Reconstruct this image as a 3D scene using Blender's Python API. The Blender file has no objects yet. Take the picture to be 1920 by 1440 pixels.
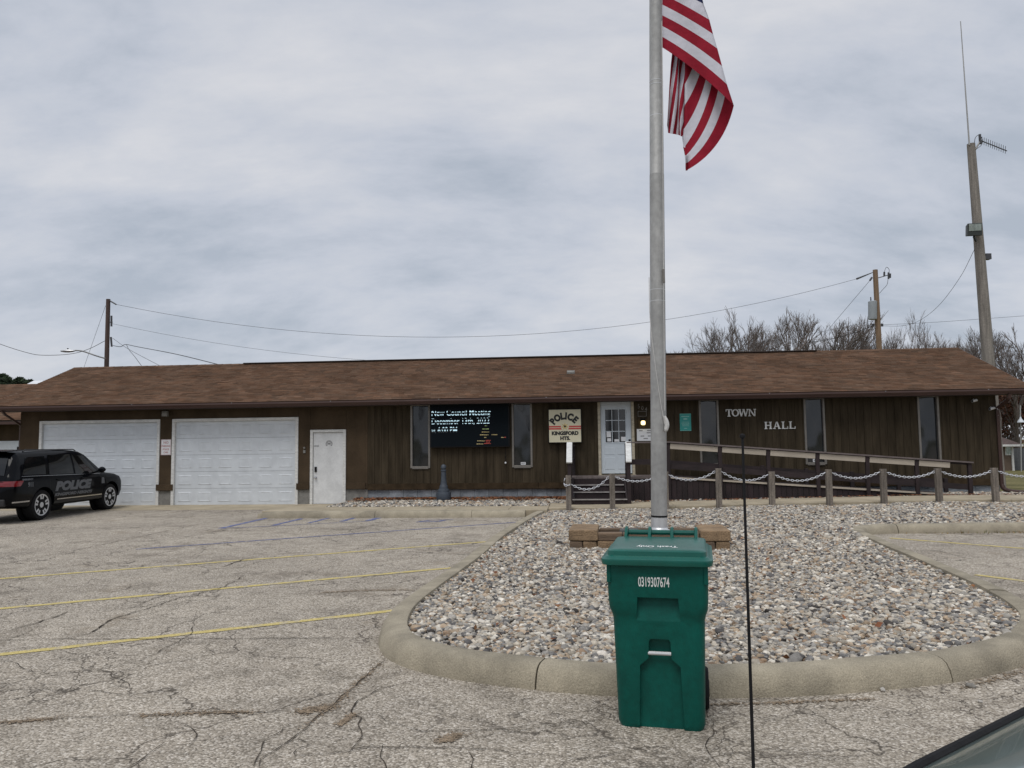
import bpy, bmesh, math, random
import numpy as np
from mathutils import Vector, Matrix, Euler

S = bpy.context.scene
C = S.collection
R = math.radians
random.seed(7); rng = np.random.default_rng(11)

# ------------------------------------------------------------------ camera
F = 1450.0; CAMH = 1.65; PITCH = math.atan(115 / F); ROLL = 0.0124
cam = bpy.data.cameras.new('camera'); camo = bpy.data.objects.new('camera', cam); C.objects.link(camo)
cam.sensor_width = 36; cam.lens = F / 1920 * 36; cam.clip_start = 0.05; cam.clip_end = 3000
camo.matrix_world = Matrix.Translation((0, 0, CAMH)) @ Matrix.Rotation(R(90) + PITCH, 4, 'X') @ Matrix.Rotation(-ROLL, 4, 'Z')
S.camera = camo
S.render.resolution_x = 1024; S.render.resolution_y = 768
S.render.engine = 'CYCLES'

# ------------------------------------------------------------------ world, overcast
SUN_EL = R(62); SUN_AZ = R(200)          # azimuth from +Y, clockwise
w = bpy.data.worlds.new('World'); S.world = w; w.use_nodes = True
nt = w.node_tree; N = nt.nodes; L = nt.links; N.clear()
out = N.new('ShaderNodeOutputWorld'); bg = N.new('ShaderNodeBackground'); bg.inputs[1].default_value = 0.1
L.new(bg.outputs[0], out.inputs[0])
sky = N.new('ShaderNodeTexSky'); sky.sky_type = 'NISHITA'; sky.sun_disc = False
sky.sun_elevation = SUN_EL; sky.sun_rotation = SUN_AZ
tc = N.new('ShaderNodeTexCoord'); sep = N.new('ShaderNodeSeparateXYZ'); L.new(tc.outputs['Generated'], sep.inputs[0])
def wm(op, a, b=None):
    n = N.new('ShaderNodeMath'); n.operation = op
    for i, v in enumerate((a, b)):
        if v is None: continue
        if isinstance(v, (int, float)): n.inputs[i].default_value = v
        else: L.new(v, n.inputs[i])
    return n.outputs[0]
zz = wm('ADD', wm('MAXIMUM', sep.outputs[2], 0.0), 0.42)
cx = wm('DIVIDE', sep.outputs[0], zz); cy = wm('DIVIDE', sep.outputs[1], zz)
cmb = N.new('ShaderNodeCombineXYZ'); L.new(cx, cmb.inputs[0]); L.new(cy, cmb.inputs[1])
def wnoise(scale, detail, rough, dist, loc):
    mp = N.new('ShaderNodeMapping'); L.new(cmb.outputs[0], mp.inputs[0]); mp.inputs['Location'].default_value = loc
    mp.inputs['Scale'].default_value = (0.8, 1.5, 1)
    n = N.new('ShaderNodeTexNoise'); L.new(mp.outputs[0], n.inputs['Vector']); n.inputs['Scale'].default_value = scale
    n.inputs['Detail'].default_value = detail; n.inputs['Roughness'].default_value = rough; n.inputs['Distortion'].default_value = dist
    return n.outputs[0]
n1 = wnoise(1.7, 7, 0.6, 0.25, (3.1, 1.7, 0)); n2 = wnoise(4.6, 6, 0.6, 0.2, (8, 2, 0))
nn = wm('ADD', wm('MULTIPLY', n1, 0.72), wm('MULTIPLY', n2, 0.28))
rmp = N.new('ShaderNodeValToRGB'); L.new(nn, rmp.inputs[0])
SKY_MUL = 0.93
e = rmp.color_ramp.elements
e[0].position = 0.39; e[0].color = (4.0 / 7, 4.42 / 7, 5.1 / 7, 1)
e[1].position = 0.68; e[1].color = (6.75 / 7, 6.75 / 7, 6.95 / 7, 1)
m_ = e.new(0.49); m_.color = (5.1 / 7, 5.4 / 7, 6.05 / 7, 1)
mul = N.new('ShaderNodeVectorMath'); mul.operation = 'SCALE'; L.new(rmp.outputs[0], mul.inputs[0]); mul.inputs['Scale'].default_value = 7.0 * SKY_MUL
mx = N.new('ShaderNodeMix'); mx.data_type = 'RGBA'; mx.inputs[0].default_value = 0.93
L.new(sky.outputs[0], mx.inputs[6]); L.new(mul.outputs[0], mx.inputs[7]); L.new(mx.outputs[2], bg.inputs[0])

sun = bpy.data.lights.new('sun', 'SUN'); sun.energy = 1.5; sun.angle = R(32); sun.color = (1, 0.97, 0.93)
suno = bpy.data.objects.new('sun', sun); C.objects.link(suno)
sd = Vector((math.sin(SUN_AZ) * math.cos(SUN_EL), math.cos(SUN_AZ) * math.cos(SUN_EL), math.sin(SUN_EL)))
suno.rotation_euler = sd.to_track_quat('Z', 'Y').to_euler()
vs = S.view_settings; vs.view_transform = 'Standard'; vs.look = 'None'; vs.exposure = 0.25; vs.gamma = 1.0; vs.use_curve_mapping = False

# ------------------------------------------------------------------ pixel -> place helpers (photo is 1920x1440)
def ray(px, py):
    x = (px - 960) / F; y = -(py - 720) / F; c, s = math.cos(ROLL), math.sin(ROLL)
    x, y = c * x + s * y, -s * x + c * y
    return np.array([x, math.cos(PITCH) - y * math.sin(PITCH), math.sin(PITCH) + y * math.cos(PITCH)])
def G(px, py, z=0.0):                       # on a level surface
    d = ray(px, py); t = (z - CAMH) / d[2]; return Vector((d[0] * t, d[1] * t, z))
def D(px, py, Y):                           # at a known distance
    d = ray(px, py); t = Y / d[1]; return Vector((d[0] * t, Y, CAMH + d[2] * t))
BA = math.atan(F / 16176.0); BY = 22.0      # the hall's turn and distance
CA, SA = math.cos(BA), math.sin(BA)
def W(px, py, off=0.0):                     # on the facade plane moved `off` towards us -> local x, z
    d = ray(px, py); t = (BY * CA - off) / (d[0] * SA + d[1] * CA); P = d * t
    return P[0] * CA - (P[1] - BY) * SA, P[2] + CAMH
def LW(lx, ly, z=0.0): return Vector((lx * CA + ly * SA, BY - lx * SA + ly * CA, z))

# ------------------------------------------------------------------ materials
M = {}
def mat(name, col, rough=0.7, var=0.15, scale=8, stretch=(1, 1, 1), bump=0.0, bscale=None, metal=0.0, coat=0.0, col2=None,
        emit=None, spec=0.5, attr=None, orand=0.0, detail=5, lo=0.35, hi=0.65, trans=0.0, fine=None):
    m = bpy.data.materials.new(name); m.use_nodes = True; M[name] = m
    t = m.node_tree; n = t.nodes; l = t.links; b = n['Principled BSDF']
    b.inputs['Roughness'].default_value = rough; b.inputs['Metallic'].default_value = metal
    b.inputs['Coat Weight'].default_value = coat; b.inputs['Coat Roughness'].default_value = 0.04
    b.inputs['Specular IOR Level'].default_value = spec
    if trans: b.inputs['Transmission Weight'].default_value = trans
    tcn = n.new('ShaderNodeTexCoord'); mp = n.new('ShaderNodeMapping'); l.new(tcn.outputs['Object'], mp.inputs[0]); mp.inputs['Scale'].default_value = stretch
    nz = n.new('ShaderNodeTexNoise'); l.new(mp.outputs[0], nz.inputs['Vector']); nz.inputs['Scale'].default_value = scale; nz.inputs['Detail'].default_value = detail
    nz.inputs['Roughness'].default_value = 0.6
    rp = n.new('ShaderNodeValToRGB'); l.new(nz.outputs[0], rp.inputs[0]); rp.color_ramp.elements[0].position = lo; rp.color_ramp.elements[1].position = hi
    c1 = [max(0, c * (1 - var)) for c in col]; c2 = list(col2) if col2 else [min(1, c * (1 + var)) for c in col]
    rp.color_ramp.elements[0].color = (*c1, 1); rp.color_ramp.elements[1].color = (*c2, 1)
    o = rp.outputs[0]
    def mulc(a, fac_out):
        q = n.new('ShaderNodeMix'); q.data_type = 'RGBA'; q.blend_type = 'MULTIPLY'; q.inputs[0].default_value = 1.0
        l.new(a, q.inputs[6]); l.new(fac_out, q.inputs[7]); return q.outputs[2]
    if fine:
        fz = n.new('ShaderNodeTexNoise'); l.new(tcn.outputs['Object'], fz.inputs['Vector']); fz.inputs['Scale'].default_value = fine[0]; fz.inputs['Detail'].default_value = 3
        fr = n.new('ShaderNodeMapRange'); l.new(fz.outputs[0], fr.inputs[0]); fr.inputs[1].default_value = 0.3; fr.inputs[2].default_value = 0.7
        fr.inputs[3].default_value = 1 - fine[1]; fr.inputs[4].default_value = 1 + fine[1]
        o = mulc(o, fr.outputs[0])
    if attr:
        a = n.new('ShaderNodeAttribute'); a.attribute_name = attr; o = mulc(o, a.outputs['Color'])
    if orand:
        oi = n.new('ShaderNodeObjectInfo'); mr = n.new('ShaderNodeMapRange'); l.new(oi.outputs['Random'], mr.inputs[0])
        mr.inputs[3].default_value = 1 - orand; mr.inputs[4].default_value = 1 + orand; o = mulc(o, mr.outputs[0])
    l.new(o, b.inputs['Base Color'])
    if emit:
        b.inputs['Emission Color'].default_value = (*emit[0], 1); b.inputs['Emission Strength'].default_value = emit[1]
    if bump:
        bz = n.new('ShaderNodeTexNoise'); l.new(mp.outputs[0], bz.inputs['Vector']); bz.inputs['Scale'].default_value = bscale or scale * 4; bz.inputs['Detail'].default_value = 4
        bn = n.new('ShaderNodeBump'); l.new(bz.outputs[0], bn.inputs['Height']); bn.inputs['Strength'].default_value = bump; bn.inputs['Distance'].default_value = 0.02
        l.new(bn.outputs[0], b.inputs['Normal'])
    return m

mat('siding', (0.047, 0.0365, 0.0240), 0.9, 0.24, 1.5, (4, 1, 0.5), 0.35, 30, orand=0.08, col2=(0.068, 0.053, 0.035), spec=0.08, fine=(60, 0.12))
mat('siding_plain', (0.064, 0.0455, 0.029), 0.9, 0.25, 1.3, (1, 1, 0.7), 0.3, 45, spec=0.08, fine=(50, 0.15))
mat('skirt', (0.050, 0.035, 0.021), 0.9, 0.3, 4, (1, 1, 1), 0.25, 30, orand=0.12, spec=0.08)
mat('found', (0.20, 0.225, 0.25), 0.9, 0.35, 2.2, (1, 1, 1.6), 0.4, 40, col2=(0.30, 0.325, 0.35), orand=0.18, fine=(30, 0.2))
mat('concrete_grey', (0.2, 0.195, 0.18), 0.9, 0.2, 5, bump=0.3, bscale=60, fine=(80, 0.15))
mat('white_paint', (0.58, 0.62, 0.66), 0.5, 0.05, 3, bump=0.05, bscale=40)
mat('white_trim', (0.62, 0.62, 0.60), 0.6, 0.12, 6, (1, 1, 3), fine=(40, 0.08))
mat('garage_white', (0.60, 0.635, 0.67), 0.45, 0.05, 1.5, (1, 1, 2), bump=0.04, bscale=60, fine=(6, 0.04))
mat('door_white', (0.66, 0.67, 0.67), 0.55, 0.12, 2.5, col2=(0.70, 0.71, 0.71), fine=(25, 0.05))
mat('entry_door', (0.56, 0.615, 0.655), 0.45, 0.05, 2)
mat('cream_trim', (0.44, 0.39, 0.29), 0.6, 0.2, 6, (1, 1, 3))
mat('metal_frame', (0.20, 0.185, 0.165), 0.45, 0.1, 8, metal=0.3)
mat('gutter', (0.060, 0.034, 0.028), 0.45, 0.1, 5, (0.3, 1, 1), spec=0.3)
mat('black', (0.008, 0.008, 0.009), 0.6, 0.2, 8, spec=0.2)
mat('rubber', (0.011, 0.011, 0.012), 0.8, 0.2, 20, bump=0.1, spec=0.2)
mat('dark_glass', (0.012, 0.014, 0.017), 0.06, 0.3, 1.5, spec=0.7)
mat('shingle', (0.152, 0.096, 0.066), 0.97, 0.16, 1.2, (1, 1, 1), 0.6, 160, attr='Col', spec=0.03, fine=(70, 0.3))
mat('deck_wood', (0.020, 0.012, 0.013), 0.85, 0.35, 6, (1, 1, 0.4), 0.2, 40, orand=0.2)
mat('rail_wood', (0.022, 0.014, 0.015), 0.85, 0.3, 6, (0.4, 1, 1), 0.2, 40, orand=0.2)
mat('rail_cap', (0.13, 0.105, 0.10), 0.6, 0.3, 5, (0.4, 1, 1), 0.2, 40)
mat('beige_board', (0.40, 0.35, 0.285), 0.6, 0.12, 4, (0.4, 1, 1))
mat('tread_edge', (0.30, 0.28, 0.27), 0.7, 0.2, 8)
mat('post_wood', (0.17, 0.145, 0.12), 0.9, 0.35, 5, (3, 3, 0.4), 0.5, 30, orand=0.18, fine=(40, 0.2))
mat('chain', (0.56, 0.57, 0.60), 0.5, 0.1, 30)
mat('sidewalk', (0.37, 0.315, 0.225), 0.92, 0.16, 1.6, bump=0.25, bscale=90, fine=(90, 0.16))
mat('kerb', (0.305, 0.268, 0.20), 0.93, 0.24, 2.6, bump=0.45, bscale=70, fine=(120, 0.22), orand=0.05)
mat('galv', (0.36, 0.36, 0.35), 0.6, 0.14, 5, (1, 1, 0.25), metal=0.35, bump=0.05, fine=(14, 0.1))
mat('galv_bright', (0.62, 0.63, 0.64), 0.4, 0.1, 6, (1, 1, 0.3), metal=0.5)
mat('pole_wood', (0.215, 0.195, 0.17), 0.9, 0.3, 3, (4, 4, 0.25), 0.5, 25, fine=(25, 0.15))
mat('pole_brown', (0.20, 0.135, 0.085), 0.9, 0.35, 3, (4, 4, 0.25), 0.5, 25)
mat('pole_dark', (0.075, 0.05, 0.042), 0.9, 0.3, 3, (4, 4, 0.25), 0.4, 25)
mat('wire', (0.03, 0.03, 0.032), 0.6, 0.1, 5)
mat('insul', (0.05, 0.05, 0.055), 0.4, 0.1, 5)
mat('transformer', (0.33, 0.36, 0.38), 0.5, 0.1, 5)
mat('block_tan', (0.22, 0.15, 0.088), 0.95, 0.25, 4, bump=0.8, bscale=45, orand=0.16, fine=(60, 0.25))
mat('timber', (0.15, 0.105, 0.07), 0.95, 0.35, 4, (0.4, 3, 3), 0.6, 40, orand=0.2)
mat('soil', (0.10, 0.085, 0.07), 1.0, 0.4, 14, bump=0.8, bscale=40)
mat('slate', (0.085, 0.085, 0.083), 0.8, 0.2, 8)
mat('bin_green', (0.0003, 0.082, 0.063), 0.48, 0.16, 2.5, (1, 1, 0.5), bump=0.10, bscale=90, spec=0.25, fine=(22, 0.12))
mat('lid_green', (0.001, 0.090, 0.068), 0.32, 0.10, 3, bump=0.04, bscale=120, spec=0.5, fine=(9, 0.08))
mat('white_print', (0.75, 0.77, 0.75), 0.6, 0.05, 10)
mat('letter_white', (0.70, 0.70, 0.68), 0.55, 0.1, 8)
mat('black_print', (0.015, 0.015, 0.015), 0.6, 0.1, 10)
mat('grey_print', (0.20, 0.20, 0.20), 0.6, 0.1, 10)
mat('red_print', (0.50, 0.055, 0.05), 0.55, 0.06, 6)
mat('pink_print', (0.45, 0.25, 0.25), 0.6, 0.06, 6)
mat('sign_cream', (0.62, 0.58, 0.42), 0.45, 0.05, 3)
mat('gold', (0.52, 0.38, 0.12), 0.5, 0.3, 25)
mat('teal', (0.03, 0.30, 0.265), 0.5, 0.05, 6)
mat('teal_light', (0.30, 0.55, 0.50), 0.5, 0.05, 6)
mat('paper', (0.70, 0.71, 0.72), 0.7, 0.04, 6)
mat('screen', (0.004, 0.007, 0.010), 0.7, 0.2, 120, spec=0.1)
mat('lamp_lit', (0.8, 0.7, 0.4), 0.5, 0.05, 3, emit=((1.0, 0.78, 0.35), 2.2))
mat('ash_blue', (0.050, 0.062, 0.080), 0.55, 0.12, 6)
mat('flag_red', (0.27, 0.010, 0.026), 0.8, 0.10, 4, spec=0.2, fine=(9, 0.06), bump=0.5, bscale=9)
mat('flag_white', (0.60, 0.60, 0.66), 0.8, 0.05, 4, spec=0.2, fine=(9, 0.04), bump=0.5, bscale=9)
mat('flag_blue', (0.012, 0.018, 0.075), 0.8, 0.1, 4, spec=0.2)
mat('rope', (0.55, 0.54, 0.52), 0.8, 0.1, 30)
mat('yellow_line', (0.58, 0.475, 0.19), 0.9, 0.08, 7, col2=(0.43, 0.38, 0.29), lo=0.50, hi=0.66, bump=0.3, bscale=90, fine=(70, 0.35), spec=0.2)
mat('car_black', (0.0015, 0.002, 0.0035), 0.4, 0.1, 3, coat=0.28, spec=0.03)
mat('car_trim', (0.015, 0.015, 0.016), 0.55, 0.1, 5)
mat('car_glass', (0.006, 0.007, 0.008), 0.05, 0.1, 3, spec=0.6)
mat('chrome', (0.55, 0.56, 0.58), 0.22, 0.05, 5, metal=1.0)
mat('alloy', (0.60, 0.61, 0.63), 0.32, 0.06, 8, metal=0.5)
mat('tail_red', (0.13, 0.003, 0.007), 0.15, 0.1, 6, coat=0.8, emit=((1, 0.02, 0.02), 0.02))
mat('decal_grey', (0.10, 0.105, 0.115), 0.4, 0.1, 8)
mat('hood_green', (0.20, 0.275, 0.255), 0.20, 0.05, 4, metal=0.6, coat=0.6)
mat('bark', (0.085, 0.070, 0.060), 0.95, 0.3, 5, (2, 2, 0.5), 0.4, 20, orand=0.2)
mat('twig', (0.15, 0.125, 0.112), 0.95, 0.25, 5, orand=0.25)
mat('rust_leaf', (0.105, 0.045, 0.026), 0.9, 0.4, 3, attr='Col', orand=0.2)
mat('needle', (0.028, 0.045, 0.022), 0.9, 0.4, 3, attr='Col')
mat('leaf', (0.20, 0.085, 0.042), 0.9, 0.3, 12, attr='Col')
mat('pebble', (0.445, 0.42, 0.38), 0.85, 0.18, 30, attr='Col', bump=0.25, bscale=160, spec=0.35)
mat('grass_blade', (0.12, 0.13, 0.045), 0.9, 0.3, 6, attr='Col')
mat('house_wall', (0.13, 0.095, 0.07), 0.9, 0.12, 3, orand=0.05)
mat('house_roof', (0.085, 0.06, 0.055), 0.95, 0.25, 6)
mat('white_roof', (0.70, 0.72, 0.74), 0.5, 0.05, 2)
mat('fence_grey', (0.085, 0.09, 0.095), 0.9, 0.2, 6, orand=0.2)
mat('flood_body', (0.035, 0.042, 0.040), 0.5, 0.1, 6)
mat('flood_glass', (0.40, 0.46, 0.45), 0.12, 0.25, 9, (1, 1, 0.4), metal=0.5)
mat('dark_in', (0.006, 0.006, 0.006), 0.95, 0.2, 3)
mat('soffit', (0.035, 0.025, 0.02), 0.9, 0.2, 3)

# worn chip-seal asphalt: stone chips, patches, hairline cracks
def asphalt():
    m = bpy.data.materials.new('asphalt'); m.use_nodes = True; M['asphalt'] = m
    t = m.node_tree; n = t.nodes; l = t.links; b = n['Principled BSDF']; b.inputs['Roughness'].default_value = 0.95; b.inputs['Specular IOR Level'].default_value = 0.25
    tcn = n.new('ShaderNodeTexCoord'); V = tcn.outputs['Object']
    def noise(sc, det=4, vec=V, rough=0.6):
        q = n.new('ShaderNodeTexNoise'); q.inputs['Scale'].default_value = sc; q.inputs['Detail'].default_value = det; q.inputs['Roughness'].default_value = rough; l.new(vec, q.inputs['Vector']); return q
    def ramp(o, pts):
        r = n.new('ShaderNodeValToRGB'); l.new(o, r.inputs[0]); els = r.color_ramp.elements
        els[0].position, els[0].color = pts[0][0], (*pts[0][1], 1); els[1].position, els[1].color = pts[-1][0], (*pts[-1][1], 1)
        for p, c in pts[1:-1]: k = els.new(p); k.color = (*c, 1)
        return r.outputs[0]
    def mix(a, bb, fac, mode='MIX'):
        q = n.new('ShaderNodeMix'); q.data_type = 'RGBA'; q.blend_type = mode
        if isinstance(fac, float): q.inputs[0].default_value = fac
        else: l.new(fac, q.inputs[0])
        for i, v in ((6, a), (7, bb)):
            if isinstance(v, tuple): q.inputs[i].default_value = (*v, 1)
            else: l.new(v, q.inputs[i])
        return q.outputs[2]
    g = lambda v: (v, v, v)
    wob = noise(25, 2); wmix = n.new('ShaderNodeVectorMath'); wmix.operation = 'MULTIPLY_ADD'; l.new(wob.outputs['Color'], wmix.inputs[0]); wmix.inputs[1].default_value = (0.012,) * 3; l.new(V, wmix.inputs[2])
    vo = n.new('ShaderNodeTexVoronoi'); vo.inputs['Scale'].default_value = 78; l.new(wmix.outputs[0], vo.inputs['Vector'])
    sp = n.new('ShaderNodeSeparateColor'); l.new(vo.outputs['Color'], sp.inputs[0])
    chip = ramp(sp.outputs[0], [(0.0, (0.21, 0.183, 0.150)), (0.3, (0.345, 0.305, 0.250)), (0.65, (0.45, 0.402, 0.337)), (0.9, (0.575, 0.525, 0.455)), (1.0, (0.68, 0.63, 0.56))])
    gap = ramp(vo.outputs['Distance'], [(0.42, g(1)), (0.85, g(0.52))])
    base = mix(chip, gap, 1.0, 'MULTIPLY')
    big = ramp(noise(0.45, 5).outputs[0], [(0.3, (0.84, 0.83, 0.82)), (0.7, (1.10, 1.09, 1.07))])
    base = mix(base, big, 1.0, 'MULTIPLY')
    med = ramp(noise(3.2, 5).outputs[0], [(0.32, (0.86, 0.86, 0.86)), (0.6, g(1.04))])
    base = mix(base, med, 1.0, 'MULTIPLY')
    dirt = ramp(noise(1.1, 6).outputs[0], [(0.60, g(0)), (0.74, g(0.55))])
    base = mix(base, (0.20, 0.155, 0.105), dirt)
    stain = ramp(noise(0.8, 6, V, 0.65).outputs[0], [(0.34, (0.80, 0.79, 0.78)), (0.46, g(1.06))])
    base = mix(base, stain, 1.0, 'MULTIPLY')
    # hairline cracks: warped cell edges, shown only in patches
    wb = noise(1.6, 5); w2 = n.new('ShaderNodeVectorMath'); w2.operation = 'MULTIPLY_ADD'; l.new(wb.outputs['Color'], w2.inputs[0]); w2.inputs[1].default_value = (0.75,) * 3; l.new(V, w2.inputs[2])
    for sc, wd, lo, hi, seed in ((0.85, 0.010, 0.40, 0.52, 0), (2.8, 0.022, 0.50, 0.60, 4)):
        ve = n.new('ShaderNodeTexVoronoi'); ve.feature = 'DISTANCE_TO_EDGE'; ve.inputs['Scale'].default_value = sc; l.new(w2.outputs[0], ve.inputs['Vector'])
        ln = ramp(ve.outputs['Distance'], [(wd * 0.3, g(1)), (wd, g(0))])
        off = n.new('ShaderNodeVectorMath'); off.operation = 'ADD'; l.new(V, off.inputs[0]); off.inputs[1].default_value = (seed, seed * 2.1, 0)
        msk = ramp(noise(0.55, 3, off.outputs[0]).outputs[0], [(lo, g(0)), (hi, g(0.85))])
        base = mix(base, (0.065, 0.054, 0.044), mix(g(0), ln, msk))
    l.new(base, b.inputs['Base Color'])
    bn = n.new('ShaderNodeBump'); bn.inputs['Strength'].default_value = 0.55; bn.inputs['Distance'].default_value = 0.012; bn.invert = True
    l.new(vo.outputs['Distance'], bn.inputs['Height']); l.new(bn.outputs[0], b.inputs['Normal'])
    return m
asphalt()
mat('crack', (0.055, 0.045, 0.036), 1.0, 0.5, 9, spec=0.1)
mat('crack_dirt', (0.25, 0.19, 0.13), 1.0, 0.35, 14, bump=0.6, bscale=60)
mat('blue_line', (0.10, 0.125, 0.28), 0.9, 0.1, 7, col2=(0.36, 0.34, 0.33), lo=0.50, hi=0.68, fine=(60, 0.45))
def lawn():
    m = mat('lawn', (0.105, 0.105, 0.042), 1.0, 0.35, 0.5, col2=(0.185, 0.165, 0.078), bump=0.6, bscale=30, fine=(12, 0.3), spec=0.1)
lawn()

# ------------------------------------------------------------------ mesh builder
class MB:
    def __init__(s): s.v = []; s.f = []; s.m = []; s.c = []; s.use_col = False
    def add(s, vs, fs, mi=0, col=None):
        o = len(s.v); s.v.extend([tuple(p) for p in vs])
        for f in fs: s.f.append(tuple(i + o for i in f)); s.m.append(mi); s.c.append(col or (1, 1, 1))
        if col: s.use_col = True
        return s
    def box(s, x0, x1, y0, y1, z0, z1, mi=0, col=None):
        return s.add([(x0, y0, z0), (x1, y0, z0), (x1, y1, z0), (x0, y1, z0), (x0, y0, z1), (x1, y0, z1), (x1, y1, z1), (x0, y1, z1)],
                     [(0, 3, 2, 1), (4, 5, 6, 7), (0, 1, 5, 4), (1, 2, 6, 5), (2, 3, 7, 6), (3, 0, 4, 7)], mi, col)
    def hexa(s, p, mi=0, col=None):          # 8 points ordered like box
        return s.add(p, [(0, 3, 2, 1), (4, 5, 6, 7), (0, 1, 5, 4), (1, 2, 6, 5), (2, 3, 7, 6), (3, 0, 4, 7)], mi, col)
    def beam(s, a, b, wdt, hgt, mi=0, up=(0, 0, 1)):
        a, b = Vector(a), Vector(b); d = (b - a).normalized(); up = Vector(up)
        sx = d.cross(up).normalized() * wdt / 2; u = sx.cross(d).normalized() * hgt / 2
        return s.hexa([a - sx - u, a + sx - u, b + sx - u, b - sx - u, a - sx + u, a + sx + u, b + sx + u, b - sx + u], mi)
    def tube(s, pts, r, n=8, mi=0, cap=True, col=None):
        pts = [Vector(p) for p in pts]; rs = r if isinstance(r, (list, tuple)) else [r] * len(pts)
        vs, fs = [], []; prev = None
        for i, p in enumerate(pts):
            d = (pts[min(i + 1, len(pts) - 1)] - pts[max(i - 1, 0)]).normalized()
            if prev is None:
                a = d.cross(Vector((0, 0, 1)) if abs(d.z) < 0.9 else Vector((1, 0, 0))).normalized()
            else:
                a = (prev - d * prev.dot(d)).normalized()
            prev = a; b = d.cross(a)
            for k in range(n):
                th = 2 * math.pi * k / n; vs.append(p + (a * math.cos(th) + b * math.sin(th)) * rs[i])
        for i in range(len(pts) - 1):
            for k in range(n): k2 = (k + 1) % n; fs.append((i * n + k, i * n + k2, (i + 1) * n + k2, (i + 1) * n + k))
        if cap: fs.append(tuple(range(n))[::-1]); fs.append(tuple(range((len(pts) - 1) * n, len(pts) * n)))
        return s.add(vs, fs, mi, col)
    def lathe(s, prof, n=24, c=(0, 0, 0), mi=0, axis='z'):
        vs, fs = [], []
        for r, z in prof:
            for k in range(n):
                th = 2 * math.pi * k / n; x, y = r * math.cos(th), r * math.sin(th)
                p = (x, y, z) if axis == 'z' else ((z, x, y) if axis == 'x' else (y, z, x))
                vs.append((p[0] + c[0], p[1] + c[1], p[2] + c[2]))
        for i in range(len(prof) - 1):
            for k in range(n): k2 = (k + 1) % n; fs.append((i * n + k, i * n + k2, (i + 1) * n + k2, (i + 1) * n + k))
        fs.append(tuple(range(n))[::-1]); fs.append(tuple(range((len(prof) - 1) * n, len(prof) * n)))
        return s.add(vs, fs, mi)
    def prism(s, poly, y0, y1, mi=0):        # poly in x,z ; extruded along y (y0 < y1)
        n = len(poly); vs = [(x, y0, z) for x, z in poly] + [(x, y1, z) for x, z in poly]
        fs = [tuple(range(n)), tuple(range(n, 2 * n))[::-1]] + [(i, i + n, (i + 1) % n + n, (i + 1) % n) for i in range(n)]
        return s.add(vs, fs, mi)
    def prismz(s, poly, z0, z1, mi=0):       # poly in x,y ccw
        n = len(poly); vs = [(x, y, z0) for x, y in poly] + [(x, y, z1) for x, y in poly]
        fs = [tuple(range(n))[::-1], tuple(range(n, 2 * n))] + [(i, (i + 1) % n, (i + 1) % n + n, i + n) for i in range(n)]
        return s.add(vs, fs, mi)
    def grid(s, rows, mi=0, closed=False):
        nr, nc = len(rows), len(rows[0]); vs = [p for r in rows for p in r]; fs = []
        for i in range(nr - 1):
            for k in range(nc if closed else nc - 1):
                k2 = (k + 1) % nc; fs.append((i * nc + k, i * nc + k2, (i + 1) * nc + k2, (i + 1) * nc + k))
        return s.add(vs, fs, mi)
    def text(s, txt, size, xf, mi=0, depth=0.0, bold=0.0, sx=1.0, shear=0.0, align='CENTER', spacing=1.0):
        cu = bpy.data.curves.new('t', 'FONT'); cu.body = txt; cu.size = size; cu.extrude = depth; cu.offset = bold; cu.shear = shear
        cu.align_x = align; cu.space_character = spacing; cu.resolution_u = 3
        ob = bpy.data.objects.new('t', cu); me = bpy.data.meshes.new_from_object(ob)
        s.add([xf(v.co.x * sx, v.co.y, v.co.z) for v in me.vertices], [tuple(p.vertices) for p in me.polygons], mi)
        bpy.data.objects.remove(ob); bpy.data.curves.remove(cu); bpy.data.meshes.remove(me); return s
    def mesh(s, name, mats, smooth=False):
        me = bpy.data.meshes.new(name); me.from_pydata(s.v, [], s.f)
        for q in (mats if isinstance(mats, (list, tuple)) else [mats]): me.materials.append(M[q])
        me.polygons.foreach_set('material_index', s.m)
        if smooth: me.polygons.foreach_set('use_smooth', [True] * len(s.f))
        if s.use_col:
            a = me.color_attributes.new('Col', 'FLOAT_COLOR', 'CORNER'); buf = []
            for f, c in zip(s.f, s.c): buf += [c[0], c[1], c[2], 1.0] * len(f)
            a.data.foreach_set('color', buf)
        me.update(); return me
    def build(s, name, mats, parent=None, smooth=False, bevel=0.0, seg=2, angle=35, fixn=False):
        me = s.mesh(name, mats, smooth)
        if fixn:
            bm = bmesh.new(); bm.from_mesh(me); bmesh.ops.recalc_face_normals(bm, faces=bm.faces); bm.to_mesh(me); bm.free()
        o = bpy.data.objects.new(name, me); C.objects.link(o); o.parent = parent
        if smooth and smooth is not True:
            pass
        if smooth:
            try: me.set_sharp_from_angle(angle=R(angle))
            except Exception: pass
        if bevel:
            b = o.modifiers.new('bevel', 'BEVEL'); b.width = bevel; b.segments = seg; b.limit_method = 'ANGLE'; b.angle_limit = R(40)
        return o
def tag(o, label=None, cat=None, group=None, kind=None):
    if label: o['label'] = label
    if cat: o['category'] = cat
    if group: o['group'] = group
    if kind: o['kind'] = kind
    return o
def thing(name, label, cat, loc=(0, 0, 0), rz=0.0, group=None):
    o = bpy.data.objects.new(name, None); C.objects.link(o); o.location = loc; o.rotation_euler = (0, 0, rz); o.empty_display_size = 0.2
    return tag(o, label, cat, group)
def part(name, me, parent):
    o = bpy.data.objects.new(name, me); C.objects.link(o); o.parent = parent; return o
def copy_tree(o, parent=None):
    c = o.copy(); C.objects.link(c); c.parent = parent
    for ch in list(o.children): copy_tree(ch, c)
    return c
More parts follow.
